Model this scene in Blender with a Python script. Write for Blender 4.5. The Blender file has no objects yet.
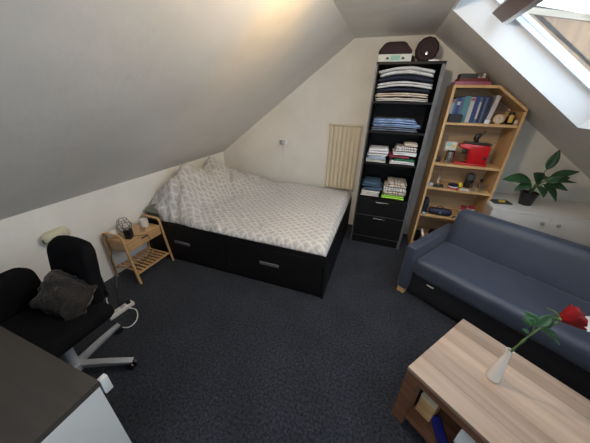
import bpy, bmesh, math, random
from math import sin, cos, pi, radians, exp
from mathutils import Vector, Matrix, noise

random.seed(7)
scene = bpy.context.scene
COL = scene.collection

# ------------------------------------------------------------------ camera
cam_d = bpy.data.cameras.new('camera')
cam = bpy.data.objects.new('camera', cam_d)
COL.objects.link(cam)
cam_d.sensor_fit = 'HORIZONTAL'
cam_d.sensor_width = 36.0
cam_d.lens = 36.0 * 245.0 / 590.0
cam_d.clip_start = 0.02
_p, _r, _y = radians(26.92), radians(1.563), radians(18.8)
_fw = Vector((0, cos(_p), -sin(_p)))
_rt = Vector((1, 0, 0))
_up = _rt.cross(_fw)
_rt, _up = _rt * cos(_r) + _up * sin(_r), _up * cos(_r) - _rt * sin(_r)
_Z = Matrix.Rotation(_y, 3, 'Z')
_fw, _rt, _up = _Z @ _fw, _Z @ _rt, _Z @ _up
cam.matrix_world = Matrix(((_rt.x, _up.x, -_fw.x, 0), (_rt.y, _up.y, -_fw.y, 0), (_rt.z, _up.z, -_fw.z, 1.7), (0, 0, 0, 1)))
scene.camera = cam

# ------------------------------------------------------------------ exposure, sky, lights
vs = scene.view_settings
vs.view_transform = 'Standard'
vs.look = 'None'
vs.exposure = 0.82
vs.gamma = 1.0
vs.use_curve_mapping = False

world = bpy.data.worlds.new('overcast_sky')
scene.world = world
world.use_nodes = True
wn = world.node_tree
wn.nodes.clear()
w_out = wn.nodes.new('ShaderNodeOutputWorld')
w_bg = wn.nodes.new('ShaderNodeBackground')
w_bg.inputs[0].default_value = (0.80, 0.90, 1.0, 1)
w_bg.inputs[1].default_value = 2.2
wn.links.new(w_bg.outputs[0], w_out.inputs[0])

# slope of both roof planes: z = 2.305 - K * distance from the flat ceiling
KR = 0.72
KL = (2.303 - 0.895) / (2.4 - 0.508)
SK_Y0, SK_Y1 = 0.10, 2.56          # skylight opening along the ridge
SK_X0, SK_X1 = 0.32, 1.36          # across, measured on the inside plane
def zr(x): return 2.305 - KR * (x - 0.30)
def zl(x): return 0.895 + KL * (x + 2.4)

# portal that helps the sky find the opening (gives no light of its own)
pd = bpy.data.lights.new('skylight_portal', 'AREA')
pd.shape = 'RECTANGLE'
_len = math.hypot(SK_X1 - SK_X0, zr(SK_X0) - zr(SK_X1))
pd.size = _len + 0.2
pd.size_y = SK_Y1 - SK_Y0 + 0.1
pd.cycles.is_portal = True
po = bpy.data.objects.new('skylight_portal', pd)
COL.objects.link(po)
_ang = math.atan(KR)
_n = Vector((sin(_ang), 0, cos(_ang)))
_c = Vector(((SK_X0 + SK_X1) / 2, (SK_Y0 + SK_Y1) / 2, (zr(SK_X0) + zr(SK_X1)) / 2)) + _n * 0.2
_t = Vector((cos(_ang), 0, -sin(_ang)))
_yv = Vector((0, 1, 0))
_zv = _n
po.matrix_world = Matrix(((_t.x, _yv.x, _zv.x, _c.x), (_t.y, _yv.y, _zv.y, _c.y), (_t.z, _yv.z, _zv.z, _c.z), (0, 0, 0, 1)))

pd2 = bpy.data.lights.new('added_window_portal', 'AREA')  # portal for the window added behind the camera
pd2.shape = 'RECTANGLE'; pd2.size = 1.5; pd2.size_y = 1.0
pd2.cycles.is_portal = True
po2 = bpy.data.objects.new('added_window_portal', pd2)
COL.objects.link(po2)
po2.location = (-0.15, -1.03, 1.45); po2.rotation_euler = (radians(90), 0, radians(180))   # faces into the room

# ------------------------------------------------------------------ materials
def new_mat(name):
    m = bpy.data.materials.new(name)
    m.use_nodes = True
    nt = m.node_tree
    return m, nt, nt.nodes['Principled BSDF']

def mat(name, col, rough=0.6, metal=0.0, var=0.0, scale=8.0, bump=0.0, bscale=60.0, sheen=0.0, stretch=None, spec=0.5, coat=0.0, detail=4.0):
    m, nt, b = new_mat(name)
    N, L = nt.nodes, nt.links
    b.inputs['Base Color'].default_value = (*col, 1)
    b.inputs['Roughness'].default_value = rough
    b.inputs['Metallic'].default_value = metal
    b.inputs['Specular IOR Level'].default_value = spec
    b.inputs['Coat Weight'].default_value = coat
    if sheen:
        b.inputs['Sheen Weight'].default_value = sheen
    tc = N.new('ShaderNodeTexCoord')
    mp = N.new('ShaderNodeMapping')
    L.new(tc.outputs['Object'], mp.inputs['Vector'])
    if stretch:
        mp.inputs['Scale'].default_value = stretch
    if var:
        n = N.new('ShaderNodeTexNoise')
        n.inputs['Scale'].default_value = scale
        n.inputs['Detail'].default_value = detail
        L.new(mp.outputs[0], n.inputs['Vector'])
        r = N.new('ShaderNodeValToRGB')
        r.color_ramp.elements[0].position = 0.3
        r.color_ramp.elements[1].position = 0.7
        r.color_ramp.elements[0].color = (*[max(0, c * (1 - var)) for c in col], 1)
        r.color_ramp.elements[1].color = (*[min(1, c * (1 + var)) for c in col], 1)
        L.new(n.outputs['Fac'], r.inputs['Fac'])
        L.new(r.outputs['Color'], b.inputs['Base Color'])
    if bump:
        n2 = N.new('ShaderNodeTexNoise')
        n2.inputs['Scale'].default_value = bscale
        n2.inputs['Detail'].default_value = 3
        L.new(mp.outputs[0], n2.inputs['Vector'])
        bp = N.new('ShaderNodeBump')
        bp.inputs['Strength'].default_value = bump
        bp.inputs['Distance'].default_value = 0.01
        L.new(n2.outputs['Fac'], bp.inputs['Height'])
        L.new(bp.outputs[0], b.inputs['Normal'])
    return m

def wood(name, c1, c2, rough=0.5, axis='X', scale=3.0, planks=None, bands=6.0):
    """long grain along one axis; planks = (board width, across axis) adds board joints"""
    m, nt, b = new_mat(name)
    N, L = nt.nodes, nt.links
    tc = N.new('ShaderNodeTexCoord')
    mp = N.new('ShaderNodeMapping')
    s = {'X': (1, 14, 14), 'Y': (14, 1, 14), 'Z': (14, 14, 1)}[axis]
    mp.inputs['Scale'].default_value = s
    L.new(tc.outputs['Object'], mp.inputs['Vector'])
    n = N.new('ShaderNodeTexNoise')
    n.inputs['Scale'].default_value = scale
    n.inputs['Detail'].default_value = 6
    n.inputs['Distortion'].default_value = 0.6
    L.new(mp.outputs[0], n.inputs['Vector'])
    r = N.new('ShaderNodeValToRGB')
    r.color_ramp.elements[0].position = 0.32
    r.color_ramp.elements[1].position = 0.68
    r.color_ramp.elements[0].color = (*c1, 1)
    r.color_ramp.elements[1].color = (*c2, 1)
    L.new(n.outputs['Fac'], r.inputs['Fac'])
    out = r.outputs['Color']
    if planks:
        w, ax = planks
        sep = N.new('ShaderNodeSeparateXYZ')
        L.new(tc.outputs['Object'], sep.inputs[0])
        d = N.new('ShaderNodeMath'); d.operation = 'DIVIDE'; d.inputs[1].default_value = w
        L.new(sep.outputs[ax], d.inputs[0])
        fl = N.new('ShaderNodeMath'); fl.operation = 'FLOOR'
        L.new(d.outputs[0], fl.inputs[0])
        wn_ = N.new('ShaderNodeTexWhiteNoise'); wn_.noise_dimensions = '1D'
        L.new(fl.outputs[0], wn_.inputs['W'])
        mr = N.new('ShaderNodeMapRange')
        mr.inputs['To Min'].default_value = 0.80
        mr.inputs['To Max'].default_value = 1.12
        L.new(wn_.outputs['Value'], mr.inputs['Value'])
        fr = N.new('ShaderNodeMath'); fr.operation = 'FRACT'
        L.new(d.outputs[0], fr.inputs[0])
        ed = N.new('ShaderNodeMath'); ed.operation = 'LESS_THAN'; ed.inputs[1].default_value = 0.025
        L.new(fr.outputs[0], ed.inputs[0])
        ms = N.new('ShaderNodeMath'); ms.operation = 'MULTIPLY_ADD'; ms.inputs[1].default_value = -0.35
        L.new(ed.outputs[0], ms.inputs[0]); L.new(mr.outputs[0], ms.inputs[2])
        vm = N.new('ShaderNodeVectorMath'); vm.operation = 'SCALE'
        L.new(out, vm.inputs[0]); L.new(ms.outputs[0], vm.inputs['Scale'])
        out = vm.outputs[0]
    L.new(out, b.inputs['Base Color'])
    b.inputs['Roughness'].default_value = rough
    bp = N.new('ShaderNodeBump'); bp.inputs['Strength'].default_value = 0.15; bp.inputs['Distance'].default_value = 0.004
    L.new(n.outputs['Fac'], bp.inputs['Height']); L.new(bp.outputs[0], b.inputs['Normal'])
    return m

def stripes(name, c1, c2, period, axis=2, duty=0.5, rough=0.85, skew=0.0):
    m, nt, b = new_mat(name)
    N, L = nt.nodes, nt.links
    tc = N.new('ShaderNodeTexCoord')
    sep = N.new('ShaderNodeSeparateXYZ'); L.new(tc.outputs['Object'], sep.inputs[0])
    nz = N.new('ShaderNodeTexNoise'); nz.inputs['Scale'].default_value = 9
    L.new(tc.outputs['Object'], nz.inputs['Vector'])
    a = N.new('ShaderNodeMath'); a.operation = 'MULTIPLY_ADD'; a.inputs[1].default_value = skew
    L.new(nz.outputs['Fac'], a.inputs[0]); L.new(sep.outputs[axis], a.inputs[2])
    d = N.new('ShaderNodeMath'); d.operation = 'DIVIDE'; d.inputs[1].default_value = period
    L.new(a.outputs[0], d.inputs[0])
    fr = N.new('ShaderNodeMath'); fr.operation = 'FRACT'; L.new(d.outputs[0], fr.inputs[0])
    lt = N.new('ShaderNodeMath'); lt.operation = 'LESS_THAN'; lt.inputs[1].default_value = duty
    L.new(fr.outputs[0], lt.inputs[0])
    mx = N.new('ShaderNodeMix'); mx.data_type = 'RGBA'
    L.new(lt.outputs[0], mx.inputs['Factor'])
    mx.inputs[6].default_value = (*c1, 1); mx.inputs[7].default_value = (*c2, 1)
    L.new(mx.outputs[2], b.inputs['Base Color'])
    b.inputs['Roughness'].default_value = rough
    return m

def carpet_mat():
    m, nt, b = new_mat('dark_blue_grey_carpet')
    N, L = nt.nodes, nt.links
    tc = N.new('ShaderNodeTexCoord')
    n = N.new('ShaderNodeTexNoise'); n.inputs['Scale'].default_value = 62; n.inputs['Detail'].default_value = 3; n.inputs['Roughness'].default_value = 0.8
    L.new(tc.outputs['Object'], n.inputs['Vector'])
    n2 = N.new('ShaderNodeTexNoise'); n2.inputs['Scale'].default_value = 3.5; n2.inputs['Detail'].default_value = 5
    L.new(tc.outputs['Object'], n2.inputs['Vector'])
    r = N.new('ShaderNodeValToRGB')
    r.color_ramp.elements[0].position = 0.35; r.color_ramp.elements[1].position = 0.72
    r.color_ramp.elements[0].color = (0.006, 0.007, 0.010, 1)
    r.color_ramp.elements[1].color = (0.045, 0.051, 0.068, 1)
    L.new(n.outputs['Fac'], r.inputs['Fac'])
    mr = N.new('ShaderNodeMapRange'); mr.inputs['From Min'].default_value = 0.3; mr.inputs['From Max'].default_value = 0.7
    mr.inputs['To Min'].default_value = 0.8; mr.inputs['To Max'].default_value = 1.2
    L.new(n2.outputs['Fac'], mr.inputs['Value'])
    vm = N.new('ShaderNodeVectorMath'); vm.operation = 'SCALE'
    L.new(r.outputs['Color'], vm.inputs[0]); L.new(mr.outputs[0], vm.inputs['Scale'])
    # pale lint specks
    v = N.new('ShaderNodeTexVoronoi'); v.inputs['Scale'].default_value = 13
    L.new(tc.outputs['Object'], v.inputs['Vector'])
    lt = N.new('ShaderNodeMath'); lt.operation = 'LESS_THAN'; lt.inputs[1].default_value = 0.035
    L.new(v.outputs['Distance'], lt.inputs[0])
    mx = N.new('ShaderNodeMix'); mx.data_type = 'RGBA'
    L.new(lt.outputs[0], mx.inputs['Factor']); L.new(vm.outputs[0], mx.inputs[6])
    mx.inputs[7].default_value = (0.16, 0.16, 0.17, 1)
    L.new(mx.outputs[2], b.inputs['Base Color'])
    b.inputs['Roughness'].default_value = 0.95
    b.inputs['Specular IOR Level'].default_value = 0.15
    b.inputs['Sheen Weight'].default_value = 0.15
    bp = N.new('ShaderNodeBump'); bp.inputs['Strength'].default_value = 0.8; bp.inputs['Distance'].default_value = 0.006
    L.new(n.outputs['Fac'], bp.inputs['Height']); L.new(bp.outputs[0], b.inputs['Normal'])
    return m

def duvet_mat():
    m, nt, b = new_mat('quilted_pale_grey_cotton')
    N, L = nt.nodes, nt.links
    tc = N.new('ShaderNodeTexCoord')
    dn = N.new('ShaderNodeTexNoise'); dn.inputs['Scale'].default_value = 3.0; dn.inputs['Detail'].default_value = 3
    L.new(tc.outputs['Object'], dn.inputs['Vector'])
    dv = N.new('ShaderNodeVectorMath'); dv.operation = 'MULTIPLY_ADD'; dv.inputs[1].default_value = (0.10, 0.10, 0.0)
    L.new(dn.outputs['Color'], dv.inputs[0]); L.new(tc.outputs['Object'], dv.inputs[2])
    sep = N.new('ShaderNodeSeparateXYZ'); L.new(dv.outputs[0], sep.inputs[0])
    def wave(sign):
        a = N.new('ShaderNodeMath'); a.operation = 'MULTIPLY_ADD'; a.inputs[1].default_value = sign
        L.new(sep.outputs[1], a.inputs[0]); L.new(sep.outputs[0], a.inputs[2])
        d = N.new('ShaderNodeMath'); d.operation = 'MULTIPLY'; d.inputs[1].default_value = pi / 0.095
        L.new(a.outputs[0], d.inputs[0])
        s = N.new('ShaderNodeMath'); s.operation = 'SINE'; L.new(d.outputs[0], s.inputs[0])
        ab = N.new('ShaderNodeMath'); ab.operation = 'ABSOLUTE'; L.new(s.outputs[0], ab.inputs[0])
        return ab
    w1, w2 = wave(1.25), wave(-1.25)
    mn = N.new('ShaderNodeMath'); mn.operation = 'MINIMUM'
    L.new(w1.outputs[0], mn.inputs[0]); L.new(w2.outputs[0], mn.inputs[1])
    r = N.new('ShaderNodeValToRGB')
    r.color_ramp.elements[0].position = 0.08; r.color_ramp.elements[1].position = 0.75
    r.color_ramp.elements[0].color = (0.66, 0.64, 0.62, 1)
    r.color_ramp.elements[1].color = (0.47, 0.455, 0.45, 1)
    L.new(mn.outputs[0], r.inputs['Fac'])
    L.new(r.outputs['Color'], b.inputs['Base Color'])
    b.inputs['Roughness'].default_value = 0.9
    b.inputs['Sheen Weight'].default_value = 0.2
    b.inputs['Specular IOR Level'].default_value = 0.2
    bp = N.new('ShaderNodeBump'); bp.inputs['Strength'].default_value = 0.5; bp.inputs['Distance'].default_value = 0.012
    L.new(mn.outputs[0], bp.inputs['Height'])
    n2 = N.new('ShaderNodeTexNoise'); n2.inputs['Scale'].default_value = 12; n2.inputs['Detail'].default_value = 4; n2.inputs['Distortion'].default_value = 0.7
    L.new(tc.outputs['Object'], n2.inputs['Vector'])
    b2 = N.new('ShaderNodeBump'); b2.inputs['Strength'].default_value = 0.7; b2.inputs['Distance'].default_value = 0.03
    L.new(n2.outputs['Fac'], b2.inputs['Height']); L.new(bp.outputs[0], b2.inputs['Normal'])
    L.new(b2.outputs[0], b.inputs['Normal'])
    return m

def glass_mat(name, col=(1, 1, 1), rough=0.02, thin=False):
    m, nt, b = new_mat(name)
    if thin:
        N, L = nt.nodes, nt.links
        tr = N.new('ShaderNodeBsdfTransparent'); tr.inputs[0].default_value = (*col, 1)
        gl = N.new('ShaderNodeBsdfGlossy'); base_f = 0.04 if col[0] > 0.9 and col != (1, 1, 1) else 0.13; gl.inputs['Roughness'].default_value = rough
        lw = N.new('ShaderNodeLayerWeight'); lw.inputs['Blend'].default_value = 0.5
        pw = N.new('ShaderNodeMath'); pw.operation = 'POWER'; pw.inputs[1].default_value = 4.0
        L.new(lw.outputs['Facing'], pw.inputs[0])
        fr = N.new('ShaderNodeMath'); fr.operation = 'MULTIPLY_ADD'; fr.inputs[1].default_value = 0.6; fr.inputs[2].default_value = base_f
        L.new(pw.outputs[0], fr.inputs[0])
        mx = N.new('ShaderNodeMixShader')
        L.new(fr.outputs[0], mx.inputs[0]); L.new(tr.outputs[0], mx.inputs[1]); L.new(gl.outputs[0], mx.inputs[2])
        L.new(mx.outputs[0], nt.nodes['Material Output'].inputs[0])
    else:
        b.inputs['Base Color'].default_value = (*col, 1)
        b.inputs['Transmission Weight'].default_value = 1.0
        b.inputs['Roughness'].default_value = rough
    return m

def emit_mat(name, col, strength):
    m, nt, b = new_mat(name)
    b.inputs['Base Color'].default_value = (*col, 1)
    b.inputs['Emission Color'].default_value = (*col, 1)
    b.inputs['Emission Strength'].default_value = strength
    return m

M = {}
M['carpet'] = carpet_mat()
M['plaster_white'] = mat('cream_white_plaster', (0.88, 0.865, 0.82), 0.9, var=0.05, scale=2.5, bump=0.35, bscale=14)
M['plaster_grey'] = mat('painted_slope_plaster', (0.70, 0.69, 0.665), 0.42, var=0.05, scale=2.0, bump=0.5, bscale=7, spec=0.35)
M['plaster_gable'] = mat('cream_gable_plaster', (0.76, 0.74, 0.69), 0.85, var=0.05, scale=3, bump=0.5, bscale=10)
M['reveal'] = mat('white_reveal_board', (0.66, 0.68, 0.70), 0.55, var=0.02, scale=3)
M['white_paint'] = mat('white_paint', (0.78, 0.78, 0.77), 0.45, var=0.02)
M['window_white'] = mat('white_window_frame', (0.72, 0.78, 0.85), 0.3)
M['dark_sash'] = mat('dark_brown_sash', (0.13, 0.075, 0.06), 0.4, var=0.2)
M['chrome'] = mat('brushed_aluminium', (0.62, 0.62, 0.62), 0.28, 1.0, var=0.06, scale=30)
M['ply'] = wood('plywood_board', (0.22, 0.115, 0.05), (0.36, 0.21, 0.10), 0.7, 'Z', 2.0)
M['pale_timber'] = wood('pale_planed_timber', (0.40, 0.32, 0.23), (0.50, 0.42, 0.32), 0.6, 'X', 3.0)
M['black_wood'] = mat('black_brown_laminate', (0.008, 0.0075, 0.008), 0.5, var=0.25, scale=5, stretch=(1, 8, 8), spec=0.22)
M['black_edge'] = mat('sheen_grey_edge_band', (0.12, 0.12, 0.13), 0.35, var=0.2, scale=6)  # on the wardrobe's front edges, skylight sheen is put into this grey
M['pine'] = wood('light_pine', (0.50, 0.30, 0.13), (0.68, 0.45, 0.22), 0.5, 'X', 2.5)
M['pine_v'] = wood('light_pine_upright', (0.50, 0.30, 0.13), (0.66, 0.43, 0.21), 0.5, 'Z', 2.5)
M['pine_back'] = wood('pine_boarded_back', (0.42, 0.29, 0.17), (0.58, 0.43, 0.27), 0.6, 'X', 2.5, planks=(0.09, 2))
M['bamboo'] = wood('honey_bamboo', (0.50, 0.29, 0.13), (0.64, 0.40, 0.20), 0.4, 'Y', 4.0)
M['oak'] = wood('washed_acacia_top', (0.29, 0.20, 0.14), (0.45, 0.335, 0.255), 0.42, 'X', 1.1, planks=(0.1175, 1))
M['oak_dark'] = wood('reddish_brown_table_sides', (0.12, 0.050, 0.026), (0.22, 0.10, 0.055), 0.5, 'X', 2.5)
M['sofa'] = mat('slate_blue_faux_leather', (0.034, 0.044, 0.074), 0.5, var=0.10, scale=5, bump=0.35, bscale=9, spec=0.5, sheen=0.15)
M['sofa_dark'] = mat('black_sofa_base', (0.012, 0.013, 0.018), 0.6)
M['black_fabric'] = mat('black_woven_fabric', (0.006, 0.006, 0.007), 0.95, bump=0.4, bscale=150, spec=0.12)
M['black_plastic'] = mat('black_plastic', (0.012, 0.012, 0.013), 0.35)
M['silver_plastic'] = mat('silver_painted_metal', (0.46, 0.48, 0.51), 0.38, 0.4)
M['fur'] = mat('dark_brown_faux_fur', (0.020, 0.015, 0.012), 1.0, var=0.85, scale=14, bump=1.0, bscale=70, sheen=0.25, detail=8)
M['desk_top'] = mat('dark_grey_brown_desktop', (0.042, 0.037, 0.033), 0.62, var=0.12, scale=4, stretch=(1, 10, 10))
M['white_lam'] = mat('white_laminate', (0.60, 0.62, 0.63), 0.5, var=0.02)
M['radiator'] = mat('cream_radiator_enamel', (0.66, 0.585, 0.44), 0.4)
M['cream_plastic'] = mat('cream_plastic', (0.62, 0.58, 0.42), 0.4)
M['cable_white'] = mat('white_cable', (0.70, 0.70, 0.68), 0.5)
M['ceramic'] = mat('white_ceramic', (0.78, 0.74, 0.70), 0.25, coat=0.4)
M['glass'] = glass_mat('clear_glass', (1, 1, 1), thin=True)
M['window_glass'] = glass_mat('window_glass', (0.93, 0.96, 0.98), thin=True)
M['leaf'] = mat('glossy_green_leaf', (0.030, 0.085, 0.035), 0.35, var=0.45, scale=9)
M['leaf_pale'] = mat('pale_green_leaf', (0.10, 0.20, 0.06), 0.45, var=0.3, scale=9)
M['stem'] = mat('green_stem', (0.09, 0.16, 0.05), 0.5, var=0.2)
M['rose'] = mat('deep_red_petal', (0.17, 0.001, 0.004), 0.6, var=0.4, scale=25, spec=0.25)
M['soil'] = mat('dark_potting_soil', (0.03, 0.02, 0.014), 1.0, var=0.5, scale=80, bump=1.0, bscale=90)
M['red_plastic'] = mat('glossy_red_plastic', (0.52, 0.008, 0.012), 0.25, coat=0.4)
M['pillow'] = mat('grey_green_pillowcase', (0.17, 0.18, 0.15), 0.9, var=0.08, bump=0.3, bscale=12)
M['mattress'] = mat('white_mattress_cover', (0.6, 0.6, 0.58), 0.9)
M['duvet'] = duvet_mat()
def cl(name, c, var=0.06, bump=0.35): return mat(name, c, 0.92, var=var, scale=18, bump=bump, bscale=35, spec=0.15)
M['c_grey'] = cl('heather_grey_cloth', (0.58, 0.60, 0.62))
M['c_navy'] = cl('navy_cloth', (0.025, 0.030, 0.05))
M['c_cream'] = cl('cream_cloth', (0.58, 0.50, 0.42))
M['c_white'] = cl('white_cloth', (0.74, 0.74, 0.76))
M['c_offw'] = cl('off_white_cloth', (0.62, 0.60, 0.56))
M['c_lblue'] = cl('pale_blue_cloth', (0.40, 0.48, 0.60))
M['c_denim'] = cl('washed_denim', (0.22, 0.32, 0.52), 0.35)
M['c_denim_grey'] = cl('grey_denim', (0.13, 0.15, 0.20), 0.3)
M['c_maroon'] = cl('maroon_cloth', (0.26, 0.045, 0.075))
M['c_green'] = cl('bottle_green_cloth', (0.03, 0.16, 0.09))
M['c_lime'] = cl('lime_green_cloth', (0.38, 0.66, 0.10))
M['c_dblue'] = cl('dusty_dark_blue_cloth', (0.06, 0.10, 0.15), 0.3)
M['c_strip'] = stripes('white_cloth_with_fine_grey_stripes', (0.66, 0.64, 0.64), (0.28, 0.24, 0.26), 0.028, 0, 0.3, skew=0.12)
M['c_mix'] = stripes('beige_and_brown_patterned_cloth', (0.60, 0.52, 0.44), (0.16, 0.13, 0.12), 0.05, 0, 0.28, skew=0.2)
M['maroon_hard'] = mat('dark_maroon_felt', (0.022, 0.008, 0.011), 0.75, var=0.2)
M['board'] = mat('pale_printed_board', (0.62, 0.66, 0.63), 0.6)
M['print_dark'] = mat('dark_print', (0.05, 0.06, 0.06), 0.6)
M['print_green'] = mat('pale_green_print', (0.25, 0.50, 0.42), 0.6)
M['purple'] = mat('plum_glossy_card', (0.34, 0.10, 0.16), 0.35)
M['darkred'] = mat('dark_red_card', (0.14, 0.025, 0.03), 0.5)
M['yellow'] = mat('yellow_plastic', (0.72, 0.55, 0.03), 0.4)
M['steel'] = mat('polished_steel', (0.55, 0.54, 0.52), 0.25, 1.0)
M['pages'] = stripes('paper_pages', (0.72, 0.70, 0.64), (0.55, 0.52, 0.46), 0.004, 0, 0.4)
M['paper'] = mat('white_paper', (0.80, 0.81, 0.83), 0.7)
M['blue_cloth'] = cl('royal_blue_cloth', (0.020, 0.025, 0.20))
M['navy_pouch'] = mat('navy_nylon', (0.012, 0.016, 0.045), 0.6, var=0.2)
M['gold'] = mat('gold_yellow_plastic', (0.60, 0.38, 0.05), 0.4)

# ------------------------------------------------------------------ mesh builder
class B:
    def __init__(s):
        s.bm = bmesh.new(); s.mi = 0
    def _tag(s, faces):
        for f in faces: f.material_index = s.mi
    def add(s, verts, faces):
        vs_ = [s.bm.verts.new(v) for v in verts]
        out = []
        for f in faces:
            try: out.append(s.bm.faces.new([vs_[i] for i in f]))
            except ValueError: pass
        s._tag(out)
        return vs_
    def box(s, lo, hi, bevel=0.0, seg=2, M4=None):
        tmp = bmesh.new()
        x0, y0, z0 = lo; x1, y1, z1 = hi
        v = [tmp.verts.new(p) for p in ((x0,y0,z0),(x1,y0,z0),(x1,y1,z0),(x0,y1,z0),(x0,y0,z1),(x1,y0,z1),(x1,y1,z1),(x0,y1,z1))]
        for f in ((0,3,2,1),(4,5,6,7),(0,1,5,4),(1,2,6,5),(2,3,7,6),(3,0,4,7)): tmp.faces.new([v[i] for i in f])
        if bevel > 0:
            bmesh.ops.bevel(tmp, geom=tmp.edges[:], offset=bevel, segments=seg, profile=0.5, affect='EDGES')
        s._merge(tmp, M4)
    def _merge(s, tmp, M4=None):
        tmp.verts.index_update()
        s.add([(M4 @ v.co if M4 else v.co.copy()) for v in tmp.verts], [[v.index for v in f.verts] for f in tmp.faces])
        tmp.free()
    def prism(s, pts, a, b, plane='xz', bevel=0.0, M4=None):
        """extrude a polygon; plane xz -> along y, xy -> along z, yz -> along x"""
        tmp = bmesh.new()
        def P(u, v, w): return {'xz': (u, w, v), 'xy': (u, v, w), 'yz': (w, u, v)}[plane]
        n = len(pts)
        A = [tmp.verts.new(P(u, v, a)) for u, v in pts]
        C = [tmp.verts.new(P(u, v, b)) for u, v in pts]
        tmp.faces.new(A); tmp.faces.new(C[::-1])
        for i in range(n): tmp.faces.new((A[i], C[i], C[(i+1) % n], A[(i+1) % n]))
        bmesh.ops.recalc_face_normals(tmp, faces=tmp.faces[:])
        if bevel: bmesh.ops.bevel(tmp, geom=tmp.edges[:], offset=bevel, segments=2, profile=0.5, affect='EDGES')
        s._merge(tmp, M4)
    def tube(s, pts, r, n=10, caps=True, closed=False):
        pts = [Vector(p) for p in pts]
        rs = r if isinstance(r, (list, tuple)) else [r] * len(pts)
        m = len(pts); rings = []; prev = None
        for i, p in enumerate(pts):
            if closed: t = pts[(i+1) % m] - pts[i-1]
            elif i == 0: t = pts[1] - pts[0]
            elif i == m-1: t = pts[-1] - pts[-2]
            else: t = pts[i+1] - pts[i-1]
            t.normalize()
            if prev is None:
                u = t.cross(Vector((0,0,1)))
                if u.length < 1e-3: u = t.cross(Vector((1,0,0)))
            else:
                u = prev - t * prev.dot(t)
            u.normalize(); prev = u
            w = t.cross(u)
            rings.append([p + (u*cos(2*pi*k/n) + w*sin(2*pi*k/n)) * rs[i] for k in range(n)])
        verts = [v for R in rings for v in R]
        faces = []
        for i in range(m if closed else m-1):
            j = (i+1) % m
            for k in range(n):
                faces.append((i*n+k, i*n+(k+1) % n, j*n+(k+1) % n, j*n+k))
        if caps and not closed:
            faces.append(tuple(range(n))[::-1]); faces.append(tuple((m-1)*n+k for k in range(n)))
        s.add(verts, faces)
    def lathe(s, prof, c=(0,0,0), n=24, M4=None, sx=1.0, sy=1.0):
        """profile of (radius, z); ends closed when radius is 0 or capped"""
        verts = []; faces = []; c = Vector(c)
        for r, z in prof:
            for k in range(n):
                a = 2*pi*k/n
                v = Vector((r*cos(a)*sx, r*sin(a)*sy, z))
                verts.append((M4 @ v if M4 else v) + c)
        m = len(prof)
        for i in range(m-1):
            for k in range(n):
                faces.append((i*n+k, i*n+(k+1) % n, (i+1)*n+(k+1) % n, (i+1)*n+k))
        faces.append(tuple(range(n))[::-1]); faces.append(tuple((m-1)*n+k for k in range(n)))
        s.add(verts, faces)
    def rbox(s, lo, hi, r, n=(8, 8, 4), fn=None, M4=None):
        """box with round edges on a fine grid; fn moves each vertex"""
        lo = Vector(lo); hi = Vector(hi); size = hi - lo; cen = (lo+hi)/2
        idx = {}; verts = []; faces = []
        def V(i, j, k):
            key = (i, j, k)
            if key not in idx:
                q = Vector(((i/n[0]-.5)*size.x, (j/n[1]-.5)*size.y, (k/n[2]-.5)*size.z))
                h = [size[a]/2 - min(r, size[a]/2 - 1e-4) for a in range(3)]
                inn = Vector([max(-h[a], min(h[a], q[a])) for a in range(3)])
                d = q - inn
                if d.length > 1e-7:
                    rr = min(r, min(size)/2 - 1e-4)
                    mx = max(abs(d[a]) / max(1e-6, size[a]/2 - h[a]) for a in range(3))
                    e = Vector([d[a] / max(1e-6, size[a]/2 - h[a]) for a in range(3)])
                    e.normalize()
                    q = inn + Vector([e[a] * (size[a]/2 - h[a]) * mx for a in range(3)])
                p = cen + q
                if fn: p = Vector(fn(p, Vector((i/n[0]*2-1, j/n[1]*2-1, k/n[2]*2-1))))
                if M4: p = M4 @ p
                idx[key] = len(verts); verts.append(p)
            return idx[key]
        for i in range(n[0]):
            for j in range(n[1]):
                faces.append((V(i,j,0), V(i,j+1,0), V(i+1,j+1,0), V(i+1,j,0)))
                faces.append((V(i,j,n[2]), V(i+1,j,n[2]), V(i+1,j+1,n[2]), V(i,j+1,n[2])))
        for i in range(n[0]):
            for k in range(n[2]):
                faces.append((V(i,0,k), V(i+1,0,k), V(i+1,0,k+1), V(i,0,k+1)))
                faces.append((V(i,n[1],k), V(i,n[1],k+1), V(i+1,n[1],k+1), V(i+1,n[1],k)))
        for j in range(n[1]):
            for k in range(n[2]):
                faces.append((V(0,j,k), V(0,j,k+1), V(0,j+1,k+1), V(0,j+1,k)))
                faces.append((V(n[0],j,k), V(n[0],j+1,k), V(n[0],j+1,k+1), V(n[0],j,k+1)))
        s.add(verts, faces)
    def leaf(s, base, direction, up, L, W, curl=0.25, fold=0.12, n=10, tip=1.0, thick=0.0012):
        d = Vector(direction).normalized(); u = Vector(up); u = (u - d*u.dot(d)).normalized(); sd = d.cross(u)
        base = Vector(base); top = []; bot = []
        for i in range(n+1):
            t = i/n
            w = W * (sin(pi * t**0.85) ** 0.8) * (1 - 0.15*t) if 0 < i < n else W*0.02
            cen = base + d*(L*t) - u*(curl*L*t*t)
            for q in (-1, -0.5, 0, 0.5, 1):
                p = cen + sd*(w/2*q) + u*(fold*w*abs(q)) + u*(0.01*L*sin(9*t+3*q))
                top.append(p + u*thick); bot.append(p - u*thick)
        faces = []; N0 = len(top)
        for i in range(n):
            for q in range(4):
                a = i*5+q
                faces.append((a, a+1, a+6, a+5)); faces.append((N0+a, N0+a+5, N0+a+6, N0+a+1))
        for i in range(n):
            a = i*5; faces.append((a, a+5, N0+a+5, N0+a)); a += 4; faces.append((a, N0+a, N0+a+5, a+5))
        s.add(top+bot, faces)
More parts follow.
